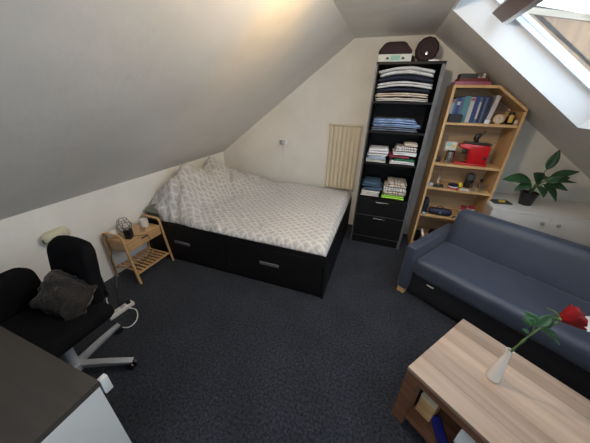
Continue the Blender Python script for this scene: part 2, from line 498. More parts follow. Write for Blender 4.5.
    def build(s, name, m, parent=None, smooth=True, angle=40, loc=None):
        bmesh.ops.recalc_face_normals(s.bm, faces=s.bm.faces[:])
        me = bpy.data.meshes.new(name)
        if loc is not None:
            for v in s.bm.verts: v.co -= Vector(loc)
        s.bm.to_mesh(me); s.bm.free()
        for mm in (m if isinstance(m, (list, tuple)) else [m]):
            me.materials.append(M[mm] if isinstance(mm, str) else mm)
        o = bpy.data.objects.new(name, me)
        COL.objects.link(o)
        if smooth:
            me.shade_smooth()
            me.set_sharp_from_angle(angle=radians(angle))
        if parent: o.parent = parent
        if loc is not None: o.location = loc
        return o

def tag(o, label, cat, group=None):
    o['label'] = label; o['category'] = cat
    if group: o['group'] = group
    return o
def thing(name, label, cat, loc=(0,0,0), rz=0.0, group=None):
    o = bpy.data.objects.new(name, None); COL.objects.link(o)
    o.empty_display_size = 0.1
    o.location = loc; o.rotation_euler = (0, 0, rz)
    return tag(o, label, cat, group)
def struct(o):
    o['kind'] = 'structure'; return o
def T(loc=(0,0,0), rx=0, ry=0, rz=0):
    return Matrix.Translation(loc) @ Matrix.Rotation(rz, 4, 'Z') @ Matrix.Rotation(ry, 4, 'Y') @ Matrix.Rotation(rx, 4, 'X')
def spline(pts, n=8):
    pts = [Vector(p) for p in pts]; out = []
    for i in range(len(pts)-1):
        p0 = pts[max(0, i-1)]; p1 = pts[i]; p2 = pts[i+1]; p3 = pts[min(len(pts)-1, i+2)]
        for k in range(n):
            t = k/n
            out.append(0.5*((2*p1) + (-p0+p2)*t + (2*p0-5*p1+4*p2-p3)*t*t + (-p0+3*p1-3*p2+p3)*t**3))
    out.append(pts[-1]); return out

# ------------------------------------------------------------------ the room
XL, XR, YB, YF = -2.40, 2.55, 3.40, -0.90
b = B(); b.box((XL-.1, YF-.1, -0.1), (XR+.1, YB+.1, 0)); struct(b.build('floor', 'carpet', smooth=False))
b = B(); b.box((XL-.1, YF, 0), (XL, YB, 0.895)); struct(b.build('wall_left', 'plaster_white', smooth=False))
b = B(); b.box((XR, YF, 0), (XR+.1, YB, zr(XR))); struct(b.build('wall_right', 'plaster_white', smooth=False))
gable = [(XL-.1, 0), (XR+.1, 0), (XR+.1, zr(XR+.1)+.1), (0.30, 2.42), (-0.508, 2.42), (XL-.1, zl(XL-.1)+.05)]
b = B(); b.prism(gable, YB, YB+.12); struct(b.build('wall_back', 'plaster_gable', smooth=False))
FX0, FX1, FZ0, FZ1 = -0.90, 0.60, 0.95, 1.95     # unseen window added for its daylight, in the gable behind the camera
b = B()
b.prism([(XL-.1, 0), (FX0, 0), (FX0, 2.02), (XL-.1, zl(XL-.1)+.05)], YF-.12, YF)
b.prism([(FX1, 0), (XR+.1, 0), (XR+.1, zr(XR+.1)+.1), (FX1, 2.2)], YF-.12, YF)
b.prism([(FX0, 0), (FX1, 0), (FX1, FZ0), (FX0, FZ0)], YF-.12, YF)
b.prism([(FX0, FZ1), (FX1, FZ1), (FX1, 2.2), (0.30, 2.42), (-0.508, 2.42), (FX0, 2.02)], YF-.12, YF)
struct(b.build('wall_front', 'plaster_white', smooth=False))
b = B()
for lo, hi in (((FX0, YF-.09, FZ0), (FX0+.05, YF-.04, FZ1)), ((FX1-.05, YF-.09, FZ0), (FX1, YF-.04, FZ1)), ((FX0+.05, YF-.09, FZ0), (FX1-.05, YF-.04, FZ0+.05)), ((FX0+.05, YF-.09, FZ1-.05), (FX1-.05, YF-.04, FZ1)), ((-.175, YF-.09, FZ0+.05), (-.125, YF-.04, FZ1-.05))): b.box(lo, hi)
w2 = struct(b.build('added_window', 'window_white', smooth=False))
b = B(); b.box((FX0+.05, YF-.068, FZ0+.05), (-.175, YF-.062, FZ1-.05)); b.build('pane', 'window_glass', w2, smooth=False)
b = B(); b.box((-.125, YF-.068, FZ0+.05), (FX1-.05, YF-.062, FZ1-.05)); b.build('pane', 'window_glass', w2, smooth=False)
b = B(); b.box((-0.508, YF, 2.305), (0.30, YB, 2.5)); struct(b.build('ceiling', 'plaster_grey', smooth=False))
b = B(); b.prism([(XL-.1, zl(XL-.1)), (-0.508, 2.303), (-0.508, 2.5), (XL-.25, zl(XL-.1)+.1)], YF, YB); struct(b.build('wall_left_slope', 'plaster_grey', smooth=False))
# right slope: a slab 0.2 thick with the skylight opening cut out
TH = 0.20
def slab(bb, xa, xb, ya, yb, t0=0.0, t1=TH):
    pts = []
    for x, off in ((xa, t0), (xb, t0), (xb, t1), (xa, t1)):
        pts.append((x + sin(_ang)*off, zr(x) + cos(_ang)*off))
    bb.prism(pts, ya, yb)
b = B()
slab(b, 0.30, XR+.1, SK_Y1, YB)
slab(b, 0.30, XR+.1, YF, SK_Y0)
slab(b, SK_X1, XR+.1, SK_Y0, SK_Y1)
b.prism([(0.30, 2.305), (0.30, 2.5), (0.30+sin(_ang)*TH+.02, 2.5)], YF, YB)
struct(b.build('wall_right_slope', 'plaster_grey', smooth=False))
# white reveal boards lining the opening
b = B()
slab(b, SK_X0-0.02, SK_X1, SK_Y1-0.012, SK_Y1, -0.003, 0.205)
slab(b, SK_X0-0.02, SK_X1, SK_Y0, SK_Y0+0.012, -0.003, 0.205)
slab(b, SK_X1-0.012, SK_X1, SK_Y0+0.012, SK_Y1-0.012, -0.003, 0.205)
slab(b, SK_X0-0.02, SK_X0-0.008, SK_Y0+0.012, SK_Y1-0.012, 0.0, 0.205)
struct(b.build('trim_1', 'reveal', smooth=False))
# skylight: white frame, pale sash, pane and the dark pivoted blind rail
b = B()
slab(b, SK_X0-0.02, SK_X1, SK_Y1-0.050, SK_Y1-0.012, 0.165, 0.22)
slab(b, SK_X0-0.02, SK_X1, SK_Y0+0.012, SK_Y0+0.050, 0.165, 0.22)
slab(b, SK_X1-0.07, SK_X1-0.012, SK_Y0+0.050, SK_Y1-0.050, 0.165, 0.22)
slab(b, SK_X0-0.008, SK_X0+0.04, SK_Y0+0.050, SK_Y1-0.050, 0.165, 0.22)
win = struct(b.build('window_1', 'window_white', smooth=False))
b = B(); slab(b, SK_X0+0.04, SK_X1-0.07, SK_Y0+0.05, SK_Y1-0.05, 0.19, 0.196)
b.build('pane', 'window_glass', win, smooth=False)
def sloped(x, off): return Vector((x + sin(_ang)*off, 0, zr(x) + cos(_ang)*off))
b = B(); slab(b, 0.49, 0.57, SK_Y0+0.06, SK_Y1-0.075, 0.10, 0.16)
b.build('blind_cassette', 'dark_sash', win, smooth=False)
b = B(); slab(b, 0.575, 0.595, SK_Y0+0.06, SK_Y1-0.075, 0.11, 0.135)
b.build('handle_rail', 'chrome', win, smooth=False)
# unfinished plywood upstand seen through the skylight
up = thing('plywood_upstand', 'bare plywood upstand with pale timber cap standing outside the skylight', 'panel', (0.56, 2.575, zr(0.56)+0.255))
z0 = zr(0.56)+0.255
def rz_(x, o): return zr(x)+0.255+o-z0
b = B(); b.prism([(0.02, rz_(0.58, 0)), (1.7, rz_(2.26, 0)), (1.7, rz_(2.26, 0.084)), (0.02, rz_(0.58, 0.084))], 0.0, 0.02)
b.build('lower_board', 'ply', up, smooth=False)
b = B(); b.prism([(0.255, rz_(0.815, 0.090)), (1.7, rz_(2.26, 0.090)), (1.7, 2.003-z0), (0.255, 2.248-z0)], 0.0, 0.02)
b.prism([(0.02, rz_(0.58, 0)), (1.7, rz_(2.26, 0)), (1.7, 2.003-z0), (0.02, 2.28-z0)], 0.021, 0.04)
b.build('upper_board', 'ply', up, smooth=False)
b = B(); b.prism([(0.10, 2.275-z0), (1.72, 2.001-z0), (1.72, 2.034-z0), (0.10, 2.310-z0)], -0.008, 0.07); b.build('cap', 'pale_timber', up, smooth=False)

# ------------------------------------------------------------------ ceiling lamp (hangs just above the frame)
LX, LY = -0.10, 1.35
lamp = thing('ceiling_lamp', 'small warm ceiling spotlight fixed to the flat ceiling above the carpet', 'lamp', (LX, LY, 2.305))
b = B(); b.lathe([(0.0, 0), (0.06, 0), (0.06, -0.02), (0.0, -0.022)]); b.build('base', 'white_paint', lamp)
b = B(); b.lathe([(0.025, -0.0221), (0.03, -0.045), (0.02, -0.06), (0.0, -0.065)], n=16); b.build('bulb', emit_mat('warm_bulb', (1.0, 0.72, 0.42), 12.0), lamp)
pl = bpy.data.lights.new('warm_lamp_light', 'POINT'); pl.energy = 20; pl.color = (1.0, 0.80, 0.58); pl.shadow_soft_size = 0.035
plo = bpy.data.objects.new('warm_lamp_light', pl); COL.objects.link(plo); plo.location = (LX, LY, 2.18)
sp = bpy.data.lights.new('yellow_spot_light', 'SPOT'); sp.energy = 14; sp.color = (1.0, 0.52, 0.01); sp.spot_size = radians(58); sp.spot_blend = 1.0; sp.shadow_soft_size = 0.02
spo = bpy.data.objects.new('yellow_spot_light', sp); COL.objects.link(spo); spo.location = (LX-0.02, LY+0.02, 2.20)
spo.rotation_euler = (Vector((-0.98, 1.98, 1.90)) - Vector(spo.location)).to_track_quat('-Z', 'Y').to_euler()

# ------------------------------------------------------------------ bed
BX0, BX1, BY0, BY1 = -2.37, -0.295, 1.735, 3.325
bed = thing('storage_bed', 'black storage double bed in the corner under the slope, with two drawers facing the room', 'bed', (BX0, BY0, 0))
W_, D_ = BX1-BX0, BY1-BY0
b = B(); b.box((W_-0.022, 0.0, 0.0), (W_, D_, 0.475), 0.002); b.build('foot_panel', 'black_wood', bed, smooth=False)
b = B(); b.box((0.0, 0.004, 0.43), (W_-0.024, 0.022, 0.475), 0.002); b.box((0.0, 0.02, 0.0), (W_-0.024, 0.035, 0.075)); b.build('side_rail', 'black_wood', bed, smooth=False)
b = B(); b.box((0, D_-0.02, 0.0), (W_-0.024, D_, 0.475)); b.build('rear_panel', 'black_wood', bed, smooth=False)
b = B(); b.box((0, 0.024, 0.19), (W_-0.024, D_-0.022, 0.22)); b.build('bed_base', 'black_wood', bed, smooth=False)
for x0, x1, hx in ((0.0, 1.035, 0.50), (1.041, W_-0.026, 1.53)):
    b = B(); b.box((x0, 0.0, 0.06), (x1, 0.018, 0.426), 0.002); b.box((x0+.03, 0.018, 0.09), (x1-.03, 0.7, 0.185))
    d = b.build('drawer', 'black_wood', bed, smooth=False)
    b = B(); b.box((hx-0.1, -0.012, 0.245), (hx+0.1, -0.0005, 0.278), 0.004); b.build('handle', 'black_edge', d)
b = B(); b.rbox((0.03, 0.04, 0.222), (W_-0.04, D_-0.03, 0.455), 0.05, (10, 10, 3)); b.build('mattress', 'mattress', bed)

def smooth01(t):
    t = max(0.0, min(1.0, t)); return t*t*(3-2*t)
def duvet_top(x, y):
    """rumpled, quilted duvet; heaped over the pillows at the wall end"""
    z = 0.530 + 0.02*smooth01((x+1.2)/0.5)
    z += 0.055*exp(-((y-2.6)/0.62)**2)*(0.6+0.4*sin(1.7*x))
    # heap
    z += 0.27*exp(-((x+2.14)/0.22)**2 - ((y-2.26)/0.22)**2)
    z += 0.26*exp(-((x+2.16)/0.22)**2 - ((y-2.80)/0.24)**2)
    z += 0.17*exp(-((x+2.12)/0.24)**2 - ((y-1.98)/0.14)**2)
    z += 0.13*exp(-((x+2.05)/0.28)**2 - ((y-2.5)/0.55)**2)
    z += 0.10*exp(-((x+1.75)/0.22)**2 - ((y-2.95)/0.30)**2)
    z += 0.05*exp(-((x+1.2)/0.5)**2 - ((y-3.1)/0.25)**2)
    k = exp(-((x+2.2)/0.65)**2)
    w = noise.noise(Vector((x*5+y*2, y*4-x, 0.3)))
    w2 = noise.noise(Vector((x*11, y*13+x*4, 2.1)))
    z += (0.012+0.045*k)*w + (0.007+0.030*k)*w2
    rid = abs(noise.noise(Vector((x*7+y*5, y*2.2-x*3.0, 5.0))))
    z += (0.018+0.085*k)*(0.25-rid)
    return z
DX0, DX1, DY0, DY1 = -2.365, -0.302, 1.742, 3.318
NX, NY = 96, 76
b = B(); verts = []; faces = []
def dv_pt(i, j, top):
    u, v = i/NX, j/NY
    x = DX0+(DX1-DX0)*u; y = DY0+(DY1-DY0)*v
    if x < -1.55:                      # hem wanders back from the wall corner
        y = max(y, DY0 + 0.07*smooth01((-2.05-x)/0.2) + 0.015*sin(9*x)) if v < 0.12 else y
    ed = min(x-DX0+0.02, DX1-x, (y-DY0) if v > 0 else 0, DY1-y)
    ed = max(0.0, ed)
    rr = 0.075
    s = (1-(1-min(1, ed/rr))**2)**0.5
    base = 0.478
    zt = base + 0.006 + (duvet_top(x, y)-base-0.006)*(0.05+0.95*s)
    if not top: return (x, y, max(base+0.001, zt-0.022))
    return (x, y, zt)
for j in range(NY+1):
    for i in range(NX+1): verts.append(dv_pt(i, j, True))
n0 = len(verts)
for j in range(NY+1):
    for i in range(NX+1): verts.append(dv_pt(i, j, False))
S = NX+1
for j in range(NY):
    for i in range(NX):
        a = j*S+i
        faces.append((a, a+1, a+S+1, a+S)); faces.append((n0+a, n0+a+S, n0+a+S+1, n0+a+1))
for i in range(NX):
    faces.append((i, n0+i, n0+i+1, i+1)); a = NY*S+i; faces.append((a, a+1, n0+a+1, n0+a))
for j in range(NY):
    a = j*S; faces.append((a, a+S, n0+a+S, n0+a)); a += NX; faces.append((a, n0+a, n0+a+S, a+S))
b.add(verts, faces)
tag(b.build('duvet', 'duvet', angle=180), 'pale grey quilted duvet with a diamond lattice spread rumpled over the bed', 'duvet')
def pillow(name, loc, size, rz, tilt, label):
    b = B()
    def f(p, q):
        k = (1-abs(q.x)**3)*(1-abs(q.y)**3)
        return (p.x*(1-0.05*(1-q.y*q.y)), p.y*(1-0.05*(1-q.x*q.x)), p.z*(0.22+0.78*max(0, k)**0.5) + 0.006*noise.noise(p*9))
    sx, sy, sz = size
    b.rbox((-sx/2, -sy/2, -sz/2), (sx/2, sy/2, sz/2), 0.03, (14, 14, 4), f)
    o = b.build(name, 'pillow', angle=180); o.location = loc; o.rotation_euler = (tilt[0], tilt[1], rz)
    return tag(o, label, 'pillow')
pillow('pillow', (-2.235, 1.880, 0.545), (0.25, 0.24, 0.12), 0.0, (0, 0.0), 'grey-green pillow poking out from the duvet next to the bamboo nightstand')
pillow('pillow', (-2.02, 3.14, 0.565), (0.42, 0.26, 0.15), 0.1, (0, 0.12), 'dark grey-green pillow behind the duvet heap against the gable wall')

# ------------------------------------------------------------------ bamboo nightstand with slatted shelf
ns = thing('nightstand', 'small bamboo nightstand with a drawer and slatted lower shelf beside the bed', 'nightstand', (-2.205, 1.505, 0))
def leg_frame(y):
    pts = [(0.160, y, 0.0), (0.120, y, 0.30)]
    for a in range(0, 91, 15):
        pts.append((0.055+0.045*cos(radians(a)), y, 0.478+0.045*sin(radians(a))))
    for a in range(90, 181, 15):
        pts.append((-0.105+0.045*cos(radians(a)), y, 0.478+0.045*sin(radians(a))))
    pts += [(-0.155, y, 0.25), (-0.165, y, 0.0)]
    return pts
for y in (-0.212, 0.212):
    b = B(); b.tube(leg_frame(y), 0.0125, 10); b.build('leg_frame', 'bamboo', ns)
b = B(); b.box((-0.14, -0.197, 0.435), (0.103, 0.197, 0.449), 0.003); b.build('tabletop', 'bamboo', ns)
b = B()
b.box((-0.14, -0.197, 0.345), (0.100, -0.187, 0.4345)); b.box((-0.14, 0.187, 0.345), (0.100, 0.197, 0.4345)); b.box((-0.14, -0.186, 0.345), (-0.13, 0.186, 0.4345))
b.build('side_panel', 'bamboo', ns, smooth=False)
b = B(); b.box((0.088, -0.1865, 0.348), (0.104, 0.1865, 0.432), 0.002); b.box((-0.12, -0.18, 0.348), (0.087, 0.18, 0.356))
dr = b.build('drawer', 'bamboo', ns, smooth=False)
b = B(); b.box((0.1042, -0.035, 0.408), (0.106, 0.045, 0.422), 0.0005); b.build('finger_slot', 'black_plastic', dr)
for x in (-0.157, 0.130):
    b = B(); b.box((x, -0.1995, 0.095), (x+0.016, 0.1995, 0.112), 0.002); b.build('shelf_rail', 'bamboo', ns, smooth=False)
for i in range(9):
    y = -0.172+i*0.043
    b = B(); b.box((-0.150, y-0.012, 0.1125), (0.140, y+0.012, 0.122), 0.002); b.build('slat', 'bamboo', ns, smooth=False)

NT = 0.449
cl_ = thing('cage_lamp', 'black wire diamond cage lamp on a pale base standing on the bamboo nightstand', 'lamp', (-2.27, 1.455, NT))
b = B()
lv = [(0.030, 0.012), (0.068, 0.085), (0.040, 0.150)]
for k in range(8):
    a = 2*pi*k/8
    b.tube([(r*cos(a), r*sin(a), z) for r, z in lv], 0.0022, 6)
for r, z in lv:
    b.tube([(r*cos(2*pi*k/24), r*sin(2*pi*k/24), z) for k in range(24)], 0.0022, 6, closed=True)
b.build('wire_cage', 'black_plastic', cl_)
b = B(); b.lathe([(0.0, 0), (0.036, 0), (0.036, 0.010), (0.0, 0.0105)]); b.build('base', 'cream_plastic', cl_)
b = B(); b.lathe([(0.0, 0.0107), (0.014, 0.0107), (0.014, 0.045), (0.0, 0.046)], n=14); b.build('bulb_socket', 'black_plastic', cl_)
b = B(); b.lathe([(0.0, 0.0462), (0.012, 0.05), (0.023, 0.075), (0.018, 0.095), (0.0, 0.105)], n=16); b.build('bulb', 'ceramic', cl_)
sp_ = thing('white_globe', 'round white globe partly hidden behind the wire cage lamp on the nightstand', 'ornament', (-2.315, 1.352, NT))
b = B(); b.lathe([(0.0, 0), (0.016, 0.001), (0.036, 0.012), (0.044, 0.035), (0.036, 0.06), (0.018, 0.072), (0.0, 0.075)]); b.build('globe', 'ceramic', sp_)
b = B(); b.tube([(0.016*cos(2*pi*k/16), 0.016*sin(2*pi*k/16), 0.074) for k in range(16)], 0.002, 6, closed=True); b.build('rim', 'cream_plastic', sp_)
rad_ = thing('clock_radio', 'small black upright box with a grey button on the nightstand front edge', 'clock', (-2.155, 1.40, NT), 0.5)
b = B(); b.box((-0.028, -0.035, 0.0), (0.028, 0.035, 0.095), 0.006); b.build('body', 'black_plastic', rad_)
b = B(); b.lathe([(0, 0.0952), (0.011, 0.0952), (0.011, 0.099), (0, 0.0995)], n=14); b.build('button', 'silver_plastic', rad_)
mg = thing('mug', 'white ceramic mug standing on the nightstand beside the bed', 'mug', (-2.215, 1.625, NT))
b = B(); b.lathe([(0.0, 0.0), (0.033, 0.0), (0.040, 0.01), (0.042, 0.085), (0.038, 0.085), (0.036, 0.014), (0.0, 0.012)]); b.build('cup', 'ceramic', mg)
b = B(); b.tube([(-0.039, 0, 0.068), (-0.062, 0, 0.066), (-0.068, 0, 0.042), (-0.058, 0, 0.022), (-0.037, 0, 0.02)], 0.005, 8); b.build('handle', 'ceramic', mg)
gl = B(); gl.lathe([(0.0, 0.0), (0.022, 0.0), (0.026, 0.05), (0.0245, 0.05), (0.021, 0.004), (0.0, 0.004)])
o = gl.build('tea_glass', 'glass'); o.location = (-2.140, 1.535, NT); tag(o, 'small clear tea glass in front of the white mug on the nightstand', 'glass')
b = B(); b.tube(spline([(-2.128, 1.435, NT+0.012), (-2.085, 1.475, NT+0.006), (-2.045, 1.50, 0.44), (-2.040, 1.515, 0.36), (-2.060, 1.50, 0.25), (-2.100, 1.40, 0.17), (-2.16, 1.34, 0.14), (-2.23, 1.33, 0.135)]), 0.0028, 6)
tag(b.build('cable', 'black_plastic'), 'thin black cable looping over the drawer front down to the slatted shelf', 'cable')
b = B(); b.tube(spline([(-2.24, 1.235, 0.50), (-2.225, 1.25, 0.40), (-2.26, 1.235, 0.27), (-2.24, 1.22, 0.14), (-2.16, 1.13, 0.012), (-2.03, 1.04, 0.006), (-1.98, 1.00, 0.006)]), 0.0028, 6)
tag(b.build('cable', 'black_plastic'), 'thin dark cable hanging at the near end of the nightstand to the carpet', 'cable')

# ------------------------------------------------------------------ power strip on the carpet
ps = thing('power_strip', 'white power strip with a red switch lying on the carpet beside the office chair', 'power strip', (-1.900, 0.968, 0), radians(84))
b = B(); b.box((-0.105, -0.028, 0.0), (0.105, 0.028, 0.038), 0.008); b.build('body', 'ceramic', ps)
b = B(); b.box((-0.095, -0.014, 0.0385), (-0.068, 0.014, 0.045), 0.003); b.build('switch', 'red_plastic', ps)
for x in (-0.035, 0.015):
    b = B(); b.lathe([(0.0, 0.0382), (0.018, 0.0382), (0.018, 0.0395), (0.0, 0.0396)], (x, 0, 0), 16); b.build('socket', 'silver_plastic', ps)
b = B(); b.lathe([(0.0, 0.0385), (0.019, 0.0385), (0.017, 0.075), (0.0, 0.078)], (0.070, 0, 0), 16); b.build('plug', 'black_plastic', ps)
b = B(); b.tube(spline([(-1.925, 0.838, 0.016), (-1.98, 0.86, 0.008), (-2.02, 0.93, 0.007), (-2.06, 0.97, 0.007), (-2.15, 1.02, 0.007), (-2.25, 1.10, 0.007)]), 0.005, 8)
tag(b.build('cable', 'cable_white'), 'white mains cable running from the power strip towards the left wall', 'cable')
b = B(); b.tube(spline([(-1.852, 1.0, 0.03), (-1.80, 1.02, 0.012), (-1.74, 0.99, 0.006), (-1.69, 0.93, 0.006), (-1.69, 0.87, 0.006), (-1.75, 0.845, 0.006), (-1.81, 0.86, 0.006)]), 0.0045, 8)
tag(b.build('cable', 'cable_white'), 'white cable curling on the carpet between the power strip and the chair castor', 'cable')

# ------------------------------------------------------------------ office chair
oc = thing('office_chair', 'black swivel office chair with silver star base facing the dark desk', 'chair', (-1.665, 0.485, 0))
b = B(); b.rbox((-0.265, -0.203, 0.40), (0.225, 0.235, 0.50), 0.05, (10, 10, 4)); b.build('seat', 'black_fabric', oc, angle=180)
def bk(p, q):
    w = 1.0 - 0.10*max(0, q.z)**2
    return (p.x*w, p.y - 0.03*(q.x*q.x) + 0.035*q.z, p.z)
b = B(); b.rbox((-0.265, 0.215, 0.43), (0.135, 0.315, 0.885), 0.09, (14, 4, 14), bk); b.build('backrest', 'black_fabric', oc, angle=180)
b = B(); b.box((-0.11, 0.1, 0.375), (-0.03, 0.35, 0.39), 0.004); b.box((-0.105, 0.335, 0.3905), (-0.035, 0.35, 0.56), 0.004); b.build('back_bracket', 'black_plastic', oc)
b = B(); b.lathe([(0, 0.10), (0.028, 0.10), (0.028, 0.24), (0.018, 0.245), (0.018, 0.37), (0.07, 0.375), (0.07, 0.398), (0, 0.398)], n=18); b.build('gas_lift', 'silver_plastic', oc)
b = B(); b.lathe([(0, 0.06), (0.045, 0.06), (0.05, 0.075), (0.045, 0.112), (0, 0.115)], n=20); b.build('hub', 'silver_plastic', oc)
for k in range(5):
    a = radians(28+72*k)
    b = B()
    MM = T((0, 0, 0), rz=a)
    b.prism([(0.035, 0.072), (0.33, 0.060), (0.345, 0.068), (0.345, 0.078), (0.20, 0.098), (0.035, 0.112)], -0.020, 0.020, 'xz', 0.005, MM)
    arm = b.build('base_arm', 'silver_plastic', oc)
    b = B(); b.tube([(0.33*cos(a), 0.33*sin(a), 0.03), (0.33*cos(a), 0.33*sin(a), 0.062)], 0.006, 8)
    px, py = 0.33*cos(a), 0.33*sin(a); ca = a + 1.2
    for sgn in (-1, 1):
        b.lathe([(0, -0.009), (0.020, -0.009), (0.027, -0.005), (0.027, 0.005), (0.020, 0.009), (0, 0.009)], (px+sgn*0.014*cos(ca), py+sgn*0.014*sin(ca), 0.0275), 16, Matrix.Rotation(ca, 4, 'Z') @ Matrix.Rotation(pi/2, 4, 'Y'))
    b.build('castor', 'black_plastic', arm)
# fur cushion leaning in the seat
def fur(p, q):
    k = max(0, (1-abs(q.x)**3)*(1-abs(q.z)**3))
    d = noise.noise(p*16)*0.014 + noise.noise(p*40)*0.006
    return (p.x*(1-0.05*(1-q.z*q.z))+d, p.y*(0.25+0.75*k**0.5)+d, p.z*(1-0.05*(1-q.x*q.x))+d)
b = B(); b.rbox((-0.155, -0.055, -0.125), (0.155, 0.055, 0.125), 0.05, (22, 6, 22), fur)
cu = b.build('fur_cushion', 'fur', angle=180)
cu.location = (-1.665, 0.60, 0.590); cu.rotation_euler = (radians(-40), radians(20), radians(10))
tag(cu, 'dark brown shaggy fur cushion leaning on the office chair seat', 'cushion')

# second black chair, cut by the frame
sc2 = thing('padded_chair', 'black padded chair cut off by the left frame edge, next to the fur cushion', 'chair', (-2.135, 0.42, 0))
b = B(); b.rbox((0.10, -0.24, 0.40), (0.185, 0.225, 0.735), 0.09, (4, 14, 12), lambda p, q: (p.x, p.y*(1-0.08*max(0, q.z)**2), p.z)); b.build('backrest', 'black_fabric', sc2, angle=180)
b = B(); b.rbox((-0.20, -0.22, 0.38), (0.095, 0.19, 0.46), 0.035, (8, 8, 4)); b.build('seat', 'black_fabric', sc2, angle=180)
for x in (-0.18, 0.12):
    for y in (-0.20, 0.16):
        b = B(); b.tube([(x, y, 0.0), (x*0.95, y*0.95, 0.405)], 0.012, 10); b.build('leg', 'black_plastic', sc2)

# cream unit on the left wall
wu = thing('wall_unit', 'cream oval plastic wall unit with dark slots behind the office chair back', 'wall unit', (XL, 0.975, 0.66))
def dome(p, q): return p
b = B(); b.rbox((0.001, -0.095, -0.055), (0.085, 0.095, 0.055), 0.052, (8, 14, 10)); b.build('housing', 'cream_plastic', wu, angle=180)
b = B(); b.box((0.0862, -0.05, -0.004), (0.0872, -0.005, 0.010)); b.build('slot', 'print_dark', wu)
b = B(); b.box((0.052, -0.0975, -0.02), (0.068, -0.0955, 0.012)); b.build('slot', 'print_dark', wu)

# ------------------------------------------------------------------ desk in the near left corner
dk = thing('desk', 'desk with dark grey-brown top and white end panel at the near left corner', 'desk', (-0.84, 0.275, 0), radians(-1.5))
b = B(); b.box((-1.06, -0.75, 0.722), (0.0, 0.0, 0.75), 0.002); b.build('desktop', 'desk_top', dk, smooth=False)
b = B(); b.box((-0.020, -0.75, 0.0), (-0.001, -0.006, 0.7215), 0.001); b.build('side_panel', 'white_lam', dk, smooth=False)
b = B(); b.box((-1.05, -0.75, 0.0), (-1.03, -0.006, 0.7215), 0.001); b.build('side_panel', 'white_lam', dk, smooth=False)
b = B(); b.box((-1.029, -0.73, 0.30), (-0.021, -0.715, 0.7215)); b.build('rear_panel', 'white_lam', dk, smooth=False)
b = B(); b.box((-0.020, 0.0005, 0.665), (0.001, 0.028, 0.742), 0.002); b.build('edge_bracket', 'white_lam', dk)

# ------------------------------------------------------------------ radiator and wall socket on the gable
ra = thing('radiator', 'tall cream column radiator on the gable wall beside the black shelving', 'radiator', (-0.495, 3.40, 0))
b = B()
for i in range(7):
    x = -0.172+i*0.0573
    b.rbox((x-0.0245, -0.062, 0.56), (x+0.0245, -0.038, 1.385), 0.010, (4, 2, 2))
b.build('fins', 'radiator', ra)
b = B(); b.box((-0.205, -0.037, 0.545), (0.205, -0.020, 1.40), 0.006); b.build('back_plate', 'radiator', ra)
b = B(); b.box((-0.212, -0.064, 1.388), (0.212, -0.018, 1.405), 0.004); b.build('top_grille', 'radiator', ra)
for z in (0.70, 1.25):
    b = B(); b.box((-0.15, -0.0195, z), (0.15, -0.0005, z+0.03)); b.build('bracket', 'radiator', ra)
b = B(); b.tube([(0.17, -0.04, 0.01), (0.17, -0.04, 0.544)], 0.009, 10); b.build('pipe', 'radiator', ra)
so = thing('wall_thermostat', 'small grey and white control box with hanging cord on the gable wall above the bed', 'thermostat', (-1.365, 3.40, 1.125))
b = B(); b.box((-0.055, -0.012, -0.04), (0.055, -0.0005, 0.04), 0.004); b.build('plate', 'white_paint', so)
b = B(); b.box((-0.045, -0.042, -0.028), (0.035, -0.0125, 0.024), 0.006); b.build('box', 'silver_plastic', so)
b = B(); b.lathe([(0, 0), (0.014, 0), (0.012, 0.012), (0, 0.013)], (0.008, -0.0425, 0.0), 16, Matrix.Rotation(pi/2, 4, 'X')); b.build('dial', 'white_paint', so)
b = B(); b.tube(spline([(0.0, -0.008, -0.041), (0.004, -0.006, -0.15), (-0.006, -0.006, -0.28), (-0.012, -0.006, -0.42), (-0.012, -0.006, -0.49)]), 0.004, 6); b.build('cord', 'cable_white', so)

# ------------------------------------------------------------------ black open wardrobe
WX0, WX1, WY0, WY1, WH = -0.203, 0.410, 2.93, 3.375, 2.025
wd = thing('wardrobe_shelving', 'tall black open wardrobe with folded clothes and two lower drawers against the gable', 'wardrobe', (WX0, WY0, 0))
w, dd = WX1-WX0, WY1-WY0
for x0 in (0.0, w-0.025):
    b = B(); b.box((x0, 0.0015, 0.0), (x0+0.025, dd, WH-0.022)); sp0 = b.build('side_panel', 'black_wood', wd, smooth=False)
    b = B(); b.box((x0 if x0 == 0 else x0-0.008, -0.002, 0.0), (x0+(0.012 if x0 == 0 else 0.025), 0.001, WH-0.0225)); b.build('edge_band', 'black_edge', sp0, smooth=False)
b = B(); b.box((0, 0, WH-0.0215), (w, dd, WH)); b.build('top_panel', 'black_wood', wd, smooth=False)
b = B(); b.box((0.0255, dd-0.008, 0.0), (w-0.0255, dd, WH-0.022)); b.build('back_panel', 'black_wood', wd, smooth=False)
SH = [1.683, 1.394, 1.056, 0.640]
for z in SH:
    b = B(); b.box((0.0255, 0.006, z-0.018), (w-0.0255, dd-0.0085, z)); b.build('shelf', 'black_wood', wd, smooth=False)
b = B(); b.box((0.0255, 0.012, 0.0), (w-0.0255, 0.03, 0.098)); b.build('plinth', 'black_wood', wd, smooth=False)
b = B(); b.box((0.0255, 0.012, 0.098), (w-0.0255, dd-0.0085, 0.102)); b.build('bottom_panel', 'black_edge', wd, smooth=False)
